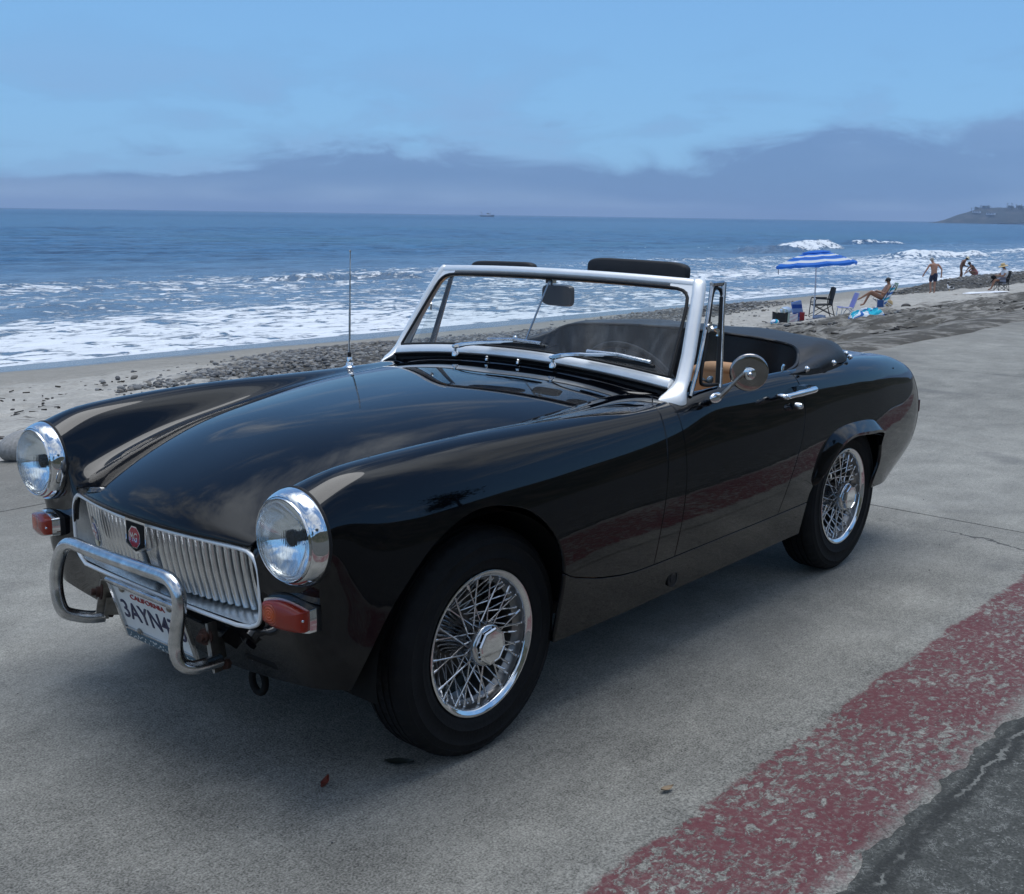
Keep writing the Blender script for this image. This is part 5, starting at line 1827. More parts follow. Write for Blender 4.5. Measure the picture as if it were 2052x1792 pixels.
bp_ = t.n('ShaderNodeBump', i_Strength=1.0, i_Distance=.75)
t.set(bp_.inputs['Height'], hh_)
t.set(b.inputs['Normal'], bp_.outputs[0])
M_SEA = m
tag(mk('sea', V, F.tolist(), M_SEA, None, 180, attrs={'foam': foam.reshape(-1)}), kind='structure')

# cobbles ----------------------------------------------------------------
def stone(seed, n=9, m_=6):
    r = random.Random(seed)
    sc = (r.uniform(.8, 1.25), r.uniform(.65, 1.0), r.uniform(.42, .66))
    mb = MB().sphere((0, 0, 0), sc, n, m_)
    k = [Vector((r.uniform(-1, 1), r.uniform(-1, 1), r.uniform(-1, 1))) for _ in range(3)]
    out = []
    for v in mb.V:
        q = Vector(v)
        f = 1 + sum(.11 * math.sin(2.2 * q.dot(a) + i) for i, a in enumerate(k))
        out.append(tuple(q * f))
    mb.V = out
    return mb


M_STONE = []
for i, c in enumerate(((.165, .165, .165), (.27, .265, .255), (.105, .105, .107), (.20, .182, .16))):
    M_STONE.append(pmat('cobble_%s' % ('slate', 'pale', 'dark', 'brown')[i], c, .75, spec=.3, var=.25, vscale=9, bump=.2, bscale=30))
protos = [stone(100 + i) for i in range(6)]
pm_obj = []
for i in range(24):
    mb = protos[i % 6]
    pm_obj.append((mb, M_STONE[i // 6]))
P = []
r_ = np.random.RandomState(3)


def scatter(poly, dens, smin, smax, fade=0.0):
    poly = np.array(poly)
    lo, hi = poly.min(0), poly.max(0)
    n = int((hi - lo).prod() * dens)
    q = r_.rand(n, 2) * (hi - lo) + lo
    d = sdf_poly(q, poly)
    k = (d < 0) | (r_.rand(n) < fade * np.exp(-np.maximum(d, 0) / .9))
    q = q[k]
    s = smin + (smax - smin) * r_.rand(len(q)) ** 2.2
    z = base_z(q[:, 0], q[:, 1]) + s * (.12 + .35 * r_.rand(len(q)))
    for (x, y), a, zz in zip(q, s, z):
        P.append((x, y, zz, a))


bank_a = [p for p in BANK if p[0] > -29]
scatter(bank_a, 100, .020, .072, .06)
scatter([p for p in BANK if p[0] < -27], 24, .03, .085, .1)
scatter(BERM, 15.0, .03, .085, .0)
scatter([(-13, -15.2), (-8, -16), (-2, -7), (-8, -6), (-30, -10), (-30, -15)], .55, .03, .10)
P = np.array(P)
cpos = np.array((1.9281, 2.3733, 1.3091))
vis = (P[:, 0] < -6) & (P[:, 0] > -20) & (P[:, 1] < -14.5)
siz = np.where(vis, P[:, 3] / np.linalg.norm(P[:, :3] - cpos, axis=1), 0)
order = np.argsort(-siz)
mesh_cache = {}
for i in order[:298]:
    x, y, z, s = P[i]
    k = int(r_.randint(24))
    if k not in mesh_cache:
        o = pm_obj[k][0].build('cobble', pm_obj[k][1], None, 80, (0, 0, 0))
        mesh_cache[k] = o
    else:
        o = dup(mesh_cache[k])
    o.location = (x, y, z)
    o.scale = (s, s, s)
    o.rotation_euler = (r_.uniform(-.3, .3), r_.uniform(-.3, .3), r_.uniform(0, 6.28))
    tag(o, ('%s %s cobble in the stone bank beyond the black car bonnet' % ('larger' if s > .055 else 'small', ('mid grey', 'pale grey', 'dark slate', 'brownish')[k // 6])), 'cobble', 'cobbles in the stone bank')
rest = order[298:]
for mi in range(4):
    VV, FF = [], []
    off = 0
    small = [stone(300 + mi * 7 + i, 7, 5) for i in range(4)]
    sv_ = [(np.array(s_.V), s_.F) for s_ in small]
    for i in rest[mi::4]:
        x, y, z, s = P[i]
        v, f = sv_[int(r_.randint(4))]
        a = r_.uniform(0, 6.28)
        c_, s2 = math.cos(a), math.sin(a)
        vv = v * s
        VV.append(np.stack([vv[:, 0] * c_ - vv[:, 1] * s2 + x, vv[:, 0] * s2 + vv[:, 1] * c_ + y, vv[:, 2] + z], 1))
        FF += [tuple(off + j for j in q) for q in f]
        off += len(v)
    tag(mk('cobble_bed', np.vstack(VV), FF, M_STONE[mi], None, 80), kind='stuff')
# two larger stones at the pavement edge by the right headlamp
for k, (x, y, s, a, lab) in enumerate(((-.86, -3.50, .115, .3, 'larger rounded grey stone at the pavement edge, half hidden by the headlamp'), (-.52, -3.62, .085, 1.2, 'smaller rounded grey stone at the left end of the pavement edge'))):
    o = stone(500 + k, 16, 10).build('stone', M_STONE[1], None, 80, (0, 0, 0))
    o.location = (x, y, s * .42)
    o.scale = (s * 1.35, s, s * 1.15)
    o.rotation_euler = (0, 0, a)
    tag(o, lab, 'stone')
# bits of weed and driftwood on the sand
mb = MB()
for k in range(1700):
    x = -.5 - 34 * RNG.random() ** 1.6
    y = -3.3 - 17 * RNG.random() ** 1.2
    a = RNG.uniform(0, 6.28)
    L = RNG.uniform(.03, .16)
    z = bz(x, y)
    mb.box((x, y, z + .012), (L, RNG.uniform(.015, .05), RNG.uniform(.01, .035)), rot=(RNG.uniform(-.3, .3), RNG.uniform(-.2, .2), a))
tag(mb.build('weed_litter', pmat('dry_weed', (.05, .043, .036), .9, var=.4, vscale=2), None, None), kind='stuff')
# leaves and grit on the pavement
def leaf(x, y, L, wdt, a, curl, mat, label):
    def f(u, v):
        s = u * 2 - 1
        q = wdt * (1 - abs(s) ** 1.8) * (v * 2 - 1) * (1 - .2 * s)
        px, py = L * s, q
        return (x + px * math.cos(a) - py * math.sin(a), y + px * math.sin(a) + py * math.cos(a), .006 + curl * (s * s) + curl * 1.2 * (v * 2 - 1) ** 2)
    tag(MB().grid(f, 10, 4).build('leaf', mat, None, 60), label, 'leaf')


leaf(.185, .527, .036, .017, 2.3, .004, pmat('leaf_dark', (.018, .022, .018), .6), 'dark grey-green fallen leaf on the concrete near the front tyre')
leaf(.377, .480, .024, .009, .5, .008, pmat('leaf_red', (.16, .035, .020), .6), 'small red-brown leaf on the concrete ahead of the front wheel')
leaf(-.147, 1.077, .020, .009, 2.9, .003, pmat('leaf_tan', (.24, .17, .10), .6), 'curled tan leaf scrap lying beside the red paint strip')
mb = MB()
for k in range(200):
    x, y = RNG.uniform(-6, 1.5), RNG.uniform(-1.5, 1.5)
    s = RNG.uniform(.001, .003)
    mb.sphere((x, y, .005 if y > 1.1 else s * .6), (s, s * RNG.uniform(.6, 1), s * .7), 5, 4)
tag(mb.build('grit', M_STONE[2], None, 60), kind='stuff')

# the coast carries on beyond the pavement: low sandy ground and the foot of the bluff
for xa, ya, za in ((-54, -2.5, -.16), (-129.5, -25.5, -2.75)):
    tag(MB().grid(lambda u, v: (xa - 2700 * u * u, ya + (140 - ya) * v * v - (12 * u if ya < -9 else 0), za + (-.16 - za) * min(1, v * 2.6)), 24, 24).build('coast_ground', M_SAND, None, 180), kind='structure')
# bluff with trees across the road (behind the photographer, seen in the chrome and the paint)
hx, hy = np.linspace(-260, 60, 120), np.linspace(9.0, 60, 34)
X, Y = np.meshgrid(hx, hy, indexing='ij')
rise = np.clip((Y - 11.5) / 9, 0, 1)
rise = rise * rise * (3 - 2 * rise)
Z = -.03 + rise * (6.2 + 2.4 * (fbm(X * .05, Y * .05, 3, 90) - .5)) * np.interp(X, (-260, -75, 2, 16, 32, 60), (1.3, 1.1, 1.0, .72, .42, .3)) + rise * 1.6 * (fbm(X * .4, Y * .4, 3, 91) - .5)
V = np.stack([X, Y, Z], -1).reshape(-1, 3)
I = np.arange(120 * 34).reshape(120, 34)
F = np.stack([I[:-1, :-1], I[1:, :-1], I[1:, 1:], I[:-1, 1:]], -1).reshape(-1, 4)
m, t, b, pos = gmat('scrub_bluff')
n1 = t.noise(pos, .9, 7.0, .68)
t.set(b.inputs['Base Color'], t.mix(t.step(n1, .46, .60), (.035, .042, .022), (.11, .09, .062)))
b.inputs['Roughness'].default_value = .95
t.set(b.inputs['Normal'], t.bump(n1, .8, .4))
tag(mk('bluff', V, F.tolist(), m, None, 60), kind='structure')
M_BARK = pmat('bark', (.09, .07, .05), .9, var=.3)
M_LEAF = pmat('foliage', (.045, .065, .028), .7, var=.4, vscale=1.5)


def tree(x, y, z, h, cr, seed, label):
    r = random.Random(seed)
    root = tag(empty('tree', (x, y, z)), label, 'tree')
    mb = MB().tube(smooth_path([(x, y, z - .3), (x + .1, y, z + h * .25), (x - .1, y + .1, z + h * .5), (x + .15, y, z + h * .8)], 3), [.22] * 3 + [.17] * 3 + [.12] * 3 + [.06], 8)
    tips = []
    for k in range(7):
        a = r.uniform(0, 6.28)
        p0 = Vector((x, y, z + h * r.uniform(.35, .65)))
        p1 = p0 + Vector((math.cos(a) * cr * .7, math.sin(a) * cr * .7, h * r.uniform(.1, .3)))
        mb.tube([p0, (p0 + p1) / 2 + Vector((0, 0, .15)), p1], [.08, .055, .02], 6)
        tips.append(p1)
    mb.build('trunk', M_BARK, root, 60)
    V, F = [], []
    for k in range(2200):
        c = r.choice(tips) if r.random() < .75 else Vector((x, y, z + h * .75))
        g_ = Vector((r.gauss(0, 1), r.gauss(0, 1), r.gauss(0, .7))) * cr * .30
        q = c + g_
        s = r.uniform(.10, .22)
        n_ = Vector((r.uniform(-1, 1), r.uniform(-1, 1), r.uniform(-.2, 1))).normalized()
        u = n_.orthogonal().normalized() * s
        w2 = n_.cross(u)
        b_ = len(V)
        V += [tuple(q - u), tuple(q - w2 * .5), tuple(q + u), tuple(q + w2 * .5)]
        F.append((b_, b_ + 1, b_ + 2, b_ + 3))
    mk('crown', V, F, M_LEAF, root, None)


tree(14.5, 15.5, 2.2, 5.2, 2.2, 1, 'broad evergreen tree on the low end of the bluff across the road')
tree(22.0, 17.0, 1.6, 4.4, 1.8, 2, 'smaller tree at the far low end of the bluff')
tree(5.0, 18.5, 5.0, 4.6, 2.0, 3, 'tree on the crest of the bluff opposite the car')
tree(-16.0, 19.0, 5.4, 5.0, 2.3, 4, 'spreading tree on the high part of the bluff')
# ------------------------------------------------------------------ people and things on the beach
FACE_L = (.655, -.755)                       # towards the left of the picture
FACE_AWAY = (-.757, -.653)


class Loc:
    """local frame: x forward, y left, z up, standing on the sand"""
    def __init__(self, x, y, head, z=None, dz=0.0):
        h = Vector((head[0], head[1], 0)).normalized()
        self.o = Vector((x, y, (bz(x, y) if z is None else z) + dz))
        self.f, self.l = h, Vector((-h.y, h.x, 0))
        self.M = Matrix(((h.x, -h.y, 0, self.o.x), (h.y, h.x, 0, self.o.y), (0, 0, 1, self.o.z), (0, 0, 0, 1)))

    def __call__(self, p):
        return tuple(self.M @ Vector(p))


def skin(L, pts, edges, sub=2, root='pelvis'):
    names = list(pts)
    me = bpy.data.meshes.new('skin')
    me.from_pydata([L(pts[n][:3]) for n in names], [(names.index(a), names.index(b)) for a, b in edges], [])
    o = bpy.data.objects.new('skin', me)
    COL.objects.link(o)
    o.modifiers.new('skin', 'SKIN')
    for i, n in enumerate(names):
        r = pts[n][3]
        d = me.skin_vertices[0].data[i]
        d.radius = (r, pts[n][4] if len(pts[n]) > 4 else r)
        d.use_root = (n == root)
    sm = o.modifiers.new('sub', 'SUBSURF')
    sm.levels = sub
    bpy.context.view_layer.update()
    ev = o.evaluated_get(bpy.context.evaluated_depsgraph_get())
    m2 = ev.to_mesh()
    V = [tuple(v.co) for v in m2.vertices]
    F = [tuple(p.vertices) for p in m2.polygons]
    ev.to_mesh_clear()
    bpy.data.objects.remove(o)
    bpy.data.meshes.remove(me)
    return V, F


CH = [('pelvis', 'waist'), ('waist', 'chest'), ('chest', 'neck0'), ('neck0', 'neck'), ('neck', 'head'), ('head', 'crown')]
LIMB = []
for q in 'LR':
    LIMB += [('chest', q + 'sh'), (q + 'sh', q + 'el'), (q + 'el', q + 'wr'), (q + 'wr', q + 'pa'), ('pelvis', q + 'hp'), (q + 'hp', q + 'kn'), (q + 'kn', q + 'an'), (q + 'an', q + 'to')]


def person(L, P, skin_mat, label, group=None, hair=None, face=(1, 0, 0)):
    """P: joint positions; radii are filled in here"""
    R = dict(pelvis=.135, waist=.125, chest=.145, neck0=.07, neck=.055, head=.082, crown=.070, sh=.062, el=.042, wr=.030, pa=.036, hp=.088, kn=.056, an=.036, to=.030)
    pts = {}
    for k, v in P.items():
        r = R.get(k) or R[k[1:]]
        pts[k] = (v[0], v[1], v[2], r)
    root = tag(empty('person', L.o), label, 'person', group)
    V, F = skin(L, pts, CH + LIMB)
    mb = MB().add(V, F)
    h = Vector(P['head'])
    fd = Vector(face).normalized()
    sd = Vector((-fd.y, fd.x, 0)).normalized()
    upv = fd.cross(sd)
    if upv.z < 0:
        upv = -upv
    mb.tube([L(h + fd * .07 + upv * .03), L(h + fd * .108 - upv * .005), L(h + fd * .085 - upv * .02)], [.008, .015, .012], 6)
    mb.tube([L(h + fd * .088 - upv * .048 + sd * .022), L(h + fd * .094 - upv * .048), L(h + fd * .088 - upv * .048 - sd * .022)], .006, 5)
    for e in (1, -1):
        mb.sphere(L(h + sd * .086 * e), (.014, .014, .026), 6, 5)
    for q in 'LR':
        w_, p_ = Vector(P[q + 'wr']), Vector(P[q + 'pa'])
        d = (p_ - w_).normalized()
        s_ = d.cross(Vector((1, 0, .2))).normalized()
        n_ = d.cross(s_)
        for k, ln in enumerate((.062, .072, .068, .055)):
            b0 = p_ + s_ * (.024 - .016 * k)
            mb.tube([L(b0), L(b0 + d * (.03 + ln * .5) + n_ * .006), L(b0 + d * (.03 + ln) + n_ * .022)], [.010, .009, .007], 5)
        mb.tube([L(p_ + s_ * .02 - d * .02), L(p_ + s_ * .052 + d * .01), L(p_ + s_ * .056 + d * .045)], [.011, .010, .008], 5)
    mb.build('body', skin_mat, root, 80)
    ey = MB()
    for e in (1, -1):
        ey.sphere(L(h + fd * .078 + sd * .032 * e + upv * .012), .011, 6, 5)
    ey.build('eyes', M_BLACK, root)
    if hair:
        mat, c, r = hair
        MB().sphere(L(h + Vector(c)), r, 14, 10).build('hair', mat, root, 80)
    return root


def wear(L, name, pts, edges, mat, root, rt):
    V, F = skin(L, pts, edges, 2, rt)
    return MB().add(V, F).build(name, mat, root, 80)


SK1 = pmat('sunburnt_skin', (.40, .20, .13), .55, var=.12)
SK2 = pmat('tanned_skin', (.30, .15, .09), .55, var=.12)
SK3 = pmat('deep_tan_skin', (.20, .095, .055), .55, var=.15)
M_GREY_HAIR = pmat('grey_hair', (.36, .34, .31), .8)
M_DARK_HAIR = pmat('dark_hair', (.012, .010, .010), .6)
M_STRAW = pmat('straw', (.55, .40, .20), .8, var=.25, vscale=20, bump=.3)
M_CLOTH_NAVY = pmat('navy_cloth', (.018, .022, .055), .85, var=.25, vscale=6)
M_CLOTH_WHITE = pmat('white_cloth', (.78, .79, .82), .85, var=.06, vscale=5)
M_CLOTH_PINK = pmat('pink_cloth', (.42, .16, .15), .85, var=.2, vscale=6)
M_MESHCLOTH = pmat('charcoal_cloth', (.028, .028, .028), .85, var=.2)
M_WTUBE = pmat('white_tube', (.75, .75, .76), .4)
M_BTUBE = pmat('black_tube', (.008, .008, .009), .5)


def hat(L, c, r_brim, r_crown, h, tilt, mat, root, name='straw_hat'):
    M = L.M @ Matrix.Translation(c) @ Euler(tilt).to_matrix().to_4x4()
    MB().lathe([(r_brim, -.03), (r_brim * .85, -.008), (r_crown * 1.08, 0), (r_crown, .01), (r_crown * .95, h * .7), (r_crown * .7, h), (0, h * .96)], n=24, M=M).lathe([(r_brim, -.032), (r_brim * .85, -.012), (r_crown * 1.0, -.004)], n=24, M=M).build(name, mat, root, 60)


# man walking away along the water
L = Loc(-54.6, -18.85, FACE_AWAY)
P = dict(pelvis=(0, 0, .95), waist=(.02, 0, 1.10), chest=(.08, 0, 1.31), neck0=(.13, .03, 1.48), neck=(.17, .06, 1.55), head=(.21, .09, 1.66), crown=(.215, .095, 1.715),
         Lsh=(.09, .205, 1.43), Lel=(.03, .36, 1.18), Lwr=(.12, .45, .97), Lpa=(.15, .47, .90), Rsh=(.08, -.205, 1.43), Rel=(-.03, -.36, 1.19), Rwr=(.03, -.38, .95), Rpa=(.05, -.38, .87),
         Lhp=(0, .095, .92), Lkn=(.12, .11, .50), Lan=(-.03, .10, .09), Lto=(.13, .12, .03), Rhp=(0, -.095, .92), Rkn=(.04, -.08, .50), Ran=(-.08, -.06, .09), Rto=(.08, -.08, .03))
p = person(L, P, SK1, 'shirtless grey-haired man in dark navy shorts walking away along the wet sand', hair=(M_GREY_HAIR, (-.012, 0, .022), (.094, .094, .086)), face=(.8, .6, -.15))
wear(L, 'shorts', dict(pelvis=(0, 0, .97, .152), waist=(.02, 0, 1.06, .146), Lhp=(.01, .095, .88, .122), Lt=(.06, .105, .72, .110), Lk=(.10, .11, .56, .102), Rhp=(.01, -.095, .88, .122), Rt=(.03, -.09, .72, .110), Rk=(.04, -.085, .56, .102)),
     [('pelvis', 'waist'), ('pelvis', 'Lhp'), ('Lhp', 'Lt'), ('Lt', 'Lk'), ('pelvis', 'Rhp'), ('Rhp', 'Rt'), ('Rt', 'Rk')], M_CLOTH_NAVY, p, 'pelvis')

# woman standing bent over her hands, facing right
L = Loc(-74.6, -24.6, (-.62, .78))
P = dict(pelvis=(0, 0, .90), waist=(.03, 0, 1.04), chest=(.14, 0, 1.24), neck0=(.24, 0, 1.37), neck=(.29, 0, 1.42), head=(.36, .0, 1.46), crown=(.38, 0, 1.52),
         Lsh=(.15, .18, 1.33), Lel=(.08, .24, 1.07), Lwr=(.30, .10, .96), Lpa=(.37, .06, .95), Rsh=(.15, -.18, 1.33), Rel=(.10, -.25, 1.06), Rwr=(.32, -.08, .95), Rpa=(.39, -.05, .94),
         Lhp=(0, .09, .87), Lkn=(.13, .10, .47), Lan=(.10, .11, .08), Lto=(.25, .12, .03), Rhp=(0, -.09, .87), Rkn=(-.02, -.11, .46), Ran=(-.10, -.12, .08), Rto=(.04, -.13, .03))
p = person(L, P, SK3, 'deeply tanned person in a pale hat standing bent over at the water', hair=(M_DARK_HAIR, (-.02, 0, .01), (.095, .095, .09)), face=(.75, 0, -.65))
hat(L, (.375, 0, 1.505), .17, .095, .10, (0, .6, 0), pmat('pale_straw', (.72, .62, .42), .8, var=.15), p, 'sun_hat')
wear(L, 'swimsuit', dict(pelvis=(0, 0, .90, .142), waist=(.03, 0, 1.02, .130), Lh=(.01, .075, .84, .095), Rh=(.01, -.075, .84, .095)), [('pelvis', 'waist'), ('pelvis', 'Lh'), ('pelvis', 'Rh')], pmat('brown_cloth', (.16, .085, .055), .8), p, 'pelvis')
for k, (a, b_) in enumerate(((.18, .115), (-.03, -.125))):
    MB().sphere(L((a, b_, .035)), (.12, .06, .045), 10, 7).build('shoe', M_CLOTH_WHITE, p, 80)

# person crouching in a pink wrap
L = Loc(-74.2, -23.6, (.60, -.80))
P = dict(pelvis=(-.10, 0, .24), waist=(.0, 0, .36), chest=(.16, 0, .56), neck0=(.27, 0, .70), neck=(.31, 0, .75), head=(.37, 0, .82), crown=(.38, 0, .875),
         Lsh=(.17, .18, .66), Lel=(.36, .24, .40), Lwr=(.54, .16, .22), Lpa=(.61, .13, .16), Rsh=(.17, -.18, .66), Rel=(.38, -.22, .42), Rwr=(.52, -.10, .20), Rpa=(.58, -.07, .14),
         Lhp=(-.06, .10, .24), Lkn=(.28, .16, .30), Lan=(.0, .16, .07), Lto=(.14, .17, .03), Rhp=(-.06, -.10, .24), Rkn=(.28, -.14, .30), Ran=(.0, -.15, .07), Rto=(.14, -.16, .03))
p = person(L, P, SK2, 'dark-haired person in a pink wrap crouching at the stones by the water', hair=(M_DARK_HAIR, (-.025, 0, .015), (.10, .098, .095)), face=(.85, 0, -.5))
wear(L, 'wrap', dict(pelvis=(-.10, 0, .22, .22), waist=(.0, 0, .36, .17), chest=(.12, 0, .50, .165), sk=(-.25, 0, .10, .16), fr=(.16, 0, .14, .17)), [('pelvis', 'waist'), ('waist', 'chest'), ('pelvis', 'sk'), ('pelvis', 'fr')], M_CLOTH_PINK, p, 'pelvis')

# camp chair with the person in the straw hat
def camp_chair(L, label, back_h=.92, tall=True):
    c = tag(empty('camp_chair', L.o), label, 'chair')
    mb = MB()
    for s in (1, -1):
        mb.tube([L((-.26, s * .27, .0)), L((-.20, s * .27, .42)), L((-.30, s * .26, back_h))], .014, 6)
        mb.tube([L((.26, s * .27, .0)), L((.24, s * .28, .58))], .014, 6)
        mb.tube([L((.26, s * .27, .02)), L((-.22, s * .27, .42))], .011, 6).tube([L((-.26, s * .27, .02)), L((.24, s * .27, .40))], .011, 6)
    mb.tube([L((.26, .27, .02)), L((.24, -.27, .40))], .010, 6).tube([L((.26, -.27, .02)), L((.24, .27, .40))], .010, 6)
    mb.tube([L((-.26, .27, .02)), L((-.22, -.27, .40))], .010, 6).tube([L((-.26, -.27, .02)), L((-.22, .27, .40))], .010, 6)
    mb.build('chair_frame', M_BTUBE, c, 60)
    MB().grid(lambda u, v: L((-.20 + .46 * u, -.26 + .52 * v, .42 - .05 * math.sin(math.pi * v) + .03 * u)), 8, 8).build('seat', M_MESHCLOTH, c, 60)
    MB().grid(lambda u, v: L((-.19 - .12 * u - .03 * math.sin(math.pi * v), -.27 + .54 * v, .42 + (back_h - .42) * u)), 8, 8).build('backrest', M_MESHCLOTH, c, 60)
    for s in (1, -1):
        MB().tube([L((-.22, s * .28, .60)), L((.26, s * .29, .59))], .022, 6).build('armrest', M_BTUBE, c, 60)
    return c


L = Loc(-56.0, -16.0, FACE_L)
camp_chair(L, 'black folding camp chair under the person in the straw hat', .98)
P = dict(pelvis=(-.06, 0, .52), waist=(-.09, 0, .66), chest=(-.10, 0, .90), neck0=(-.06, 0, 1.06), neck=(-.03, 0, 1.11), head=(.03, 0, 1.19), crown=(.03, 0, 1.25),
         Lsh=(-.09, .19, .99), Lel=(.06, .25, .74), Lwr=(.30, .14, .74), Lpa=(.37, .10, .74), Rsh=(-.09, -.19, .99), Rel=(.06, -.25, .74), Rwr=(.30, -.12, .72), Rpa=(.37, -.08, .72),
         Lhp=(.0, .10, .50), Lkn=(.40, .13, .53), Lan=(.58, .13, .10), Lto=(.73, .14, .05), Rhp=(.0, -.10, .50), Rkn=(.38, -.12, .52), Ran=(.44, -.13, .10), Rto=(.60, -.14, .05))
p = person(L, P, SK2, 'person in a white shirt and wide straw hat sitting in a black camp chair', hair=(M_DARK_HAIR, (-.02, 0, .0), (.09, .09, .09)), face=(.9, 0, -.4))
hat(L, (.03, 0, 1.225), .235, .105, .12, (0, .25, 0), M_STRAW, p)
wear(L, 'shirt', dict(waist=(-.08, 0, .58, .165), chest=(-.10, 0, .88, .175), n=(-.07, 0, 1.03, .09), Ls=(-.09, .19, .99, .085), Le=(-.02, .235, .84, .080), Rs=(-.09, -.19, .99, .085), Re=(-.02, -.235, .84, .080)), [('waist', 'chest'), ('chest', 'n'), ('chest', 'Ls'), ('Ls', 'Le'), ('chest', 'Rs'), ('Rs', 'Re')], M_CLOTH_WHITE, p, 'chest')
wear(L, 'shorts', dict(pelvis=(-.05, 0, .52, .15), Lh=(.02, .10, .51, .115), Lk=(.25, .12, .53, .095), Rh=(.02, -.10, .51, .115), Rk=(.24, -.11, .52, .095)), [('pelvis', 'Lh'), ('Lh', 'Lk'), ('pelvis', 'Rh'), ('Rh', 'Rk')], pmat('pale_blue_cloth', (.38, .40, .50), .85), p, 'pelvis')
tag(MB().sphere(L((.45, .02, .66)), (.09, .13, .10), 10, 7).tube([L((.42, .05, .60)), L((.60, .08, .40))], .03, 6).build('camera_bag', M_BLACK, None, 80), 'small black bag held on the lap of the person in the straw hat', 'bag')


def drape(name, L, cx, cy, sx, sy, h, seed, mat, label, cat, n=26):
    def f(u, v):
        x, y = cx + sx * (u - .5), cy + sy * (v - .5)
        e = min(u, 1 - u, v, 1 - v) * 2
        q = float(fbm(np.array([u * 5 + seed]), np.array([v * 5 + seed * 2]), 3, seed)[0])
        z = h * (min(1, e * 2.2) ** .6) * (.25 + 1.3 * q) + .012
        j = (q - .5) * .18
        w_ = Vector(L((x + j * sx * .6, y + j * sy, 0)))
        return (w_.x, w_.y, bz(w_.x, w_.y) + z)
    return tag(MB().grid(f, n, n).build(name, mat, None, 70), label, cat)


L = Loc(-53.6, -15.6, FACE_L)
drape('towel', L, .35, .0, 1.9, .9, .06, 5, M_CLOTH_WHITE, 'white towel spread flat on the sand in front of the camp chair', 'towel')
drape('towel', Loc(-57.4, -14.3, FACE_L), .0, .0, 1.5, .9, .30, 9, M_CLOTH_WHITE, 'crumpled white sheet heaped on the sand at the right edge of the view', 'sheet')

# gull
L = Loc(-57.1, -18.9, FACE_L)
gull = tag(empty('gull', L.o), 'white and dark-backed gull standing on the sand near the walking man', 'gull')
V, F = skin(L, dict(tail=(-.20, 0, .17, .018), rump=(-.12, 0, .18, .050), body=(0, 0, .19, .072), breast=(.09, 0, .21, .062), neck=(.13, 0, .28, .036), head=(.15, 0, .345, .040), beak0=(.185, 0, .345, .016)), [('tail', 'rump'), ('rump', 'body'), ('body', 'breast'), ('breast', 'neck'), ('neck', 'head'), ('head', 'beak0')], 2, 'body')
MB().add(V, F).build('body', M_CLOTH_WHITE, gull, 80)
MB().tube([L((.19, 0, .345)), L((.235, 0, .337))], [.013, .005], 6).build('beak', M_STRAW, gull)
for s in (1, -1):
    MB().tube([L((.02, s * .035, .13)), L((.03, s * .035, .0))], .007, 5).tube([L((.03, s * .035, .006)), L((.07, s * .04, .006))], .008, 5).build('leg', M_STRAW, gull)
    MB().sphere(L((-.05, s * .05, .215)), (.15, .075, .05), 10, 7).build('wing', M_MESHCLOTH, gull, 80)

# low beach chair with the reading sunbather
def towel_mat(name, c1, c2, sc, c3=None, axis=2):
    m = bpy.data.materials.new(name)
    m.use_nodes = True
    t = NT(m.node_tree)
    out = t.n('ShaderNodeOutputMaterial')
    b = t.n('ShaderNodeBsdfPrincipled', i_Roughness=.9)
    g = t.n('ShaderNodeTexCoord').outputs['Object']
    q = t.sep(g)[axis] if axis < 3 else t.math('ADD', t.sep(g)[0], t.math('MULTIPLY', t.sep(g)[2], 1.3))
    s = t.math('SINE', t.math('ADD', t.math('MULTIPLY', q, sc), t.math('MULTIPLY', t.noise(g, 2.0, 2.0), 2.0)))
    col = t.mix(t.step(s, -.1, .1), c1, c2)
    if c3:
        col = t.mix(t.step(t.math('SINE', t.math('MULTIPLY', q, sc * .5)), .75, .85), col, c3)
    t.set(b.inputs['Base Color'], col)
    t.t.links.new(b.outputs[0], out.inputs[0])
    return m


T_BLUE = towel_mat('blue_towel', (.02, .13, .42), (.72, .78, .82), 34, (.02, .45, .60), 3)
T_GREEN = towel_mat('green_towel', (.28, .50, .38), (.72, .76, .68), 60, None, 3)
L = Loc(-40.1, -15.3, FACE_L)
bc = tag(empty('beach_chair', L.o), 'low blue beach chair with white legs under the sunbather', 'chair')
mb = MB()
for s in (1, -1):
    mb.tube([L((.28, s * .27, .34)), L((-.06, s * .27, .0))], .014, 6).tube([L((.05, s * .27, .30)), L((-.40, s * .27, .02))], .014, 6).tube([L((.30, s * .26, .30)), L((-.10, s * .26, .22)), L((-.42, s * .26, .86))], .013, 6)
mb.build('chair_frame', M_WTUBE, bc, 60)
MB().grid(lambda u, v: L((.28 - .40 * u, -.26 + .52 * v, .29 - .06 * u - .03 * math.sin(math.pi * v))), 6, 6).build('seat', M_CLOTH_NAVY, bc, 60)
MB().grid(lambda u, v: L((-.12 - .31 * u, -.26 + .52 * v, .23 + .62 * u)), 6, 6).build('backrest', M_CLOTH_NAVY, bc, 60)
MB().box(L((.16, .30, .16)), (.22, .10, .26), rot=(0, 0, math.atan2(L.f.y, L.f.x))).build('side_pouch', pmat('blue_pouch', (.02, .07, .22), .8), bc)
tag(MB().grid(lambda u, v: L((.02 - .36 * u + .03, -.29 + .58 * v, .27 + .60 * u + .03 * math.sin(9 * v))), 8, 8).grid(lambda u, v: L((.02 - .36 * u, .29 + .02 * u, .27 + .60 * u - .25 * v * (1 - .3 * u))), 6, 4).build('towel', T_BLUE, None, 70), 'blue and white striped towel draped over the low beach chair behind the sunbather', 'towel')
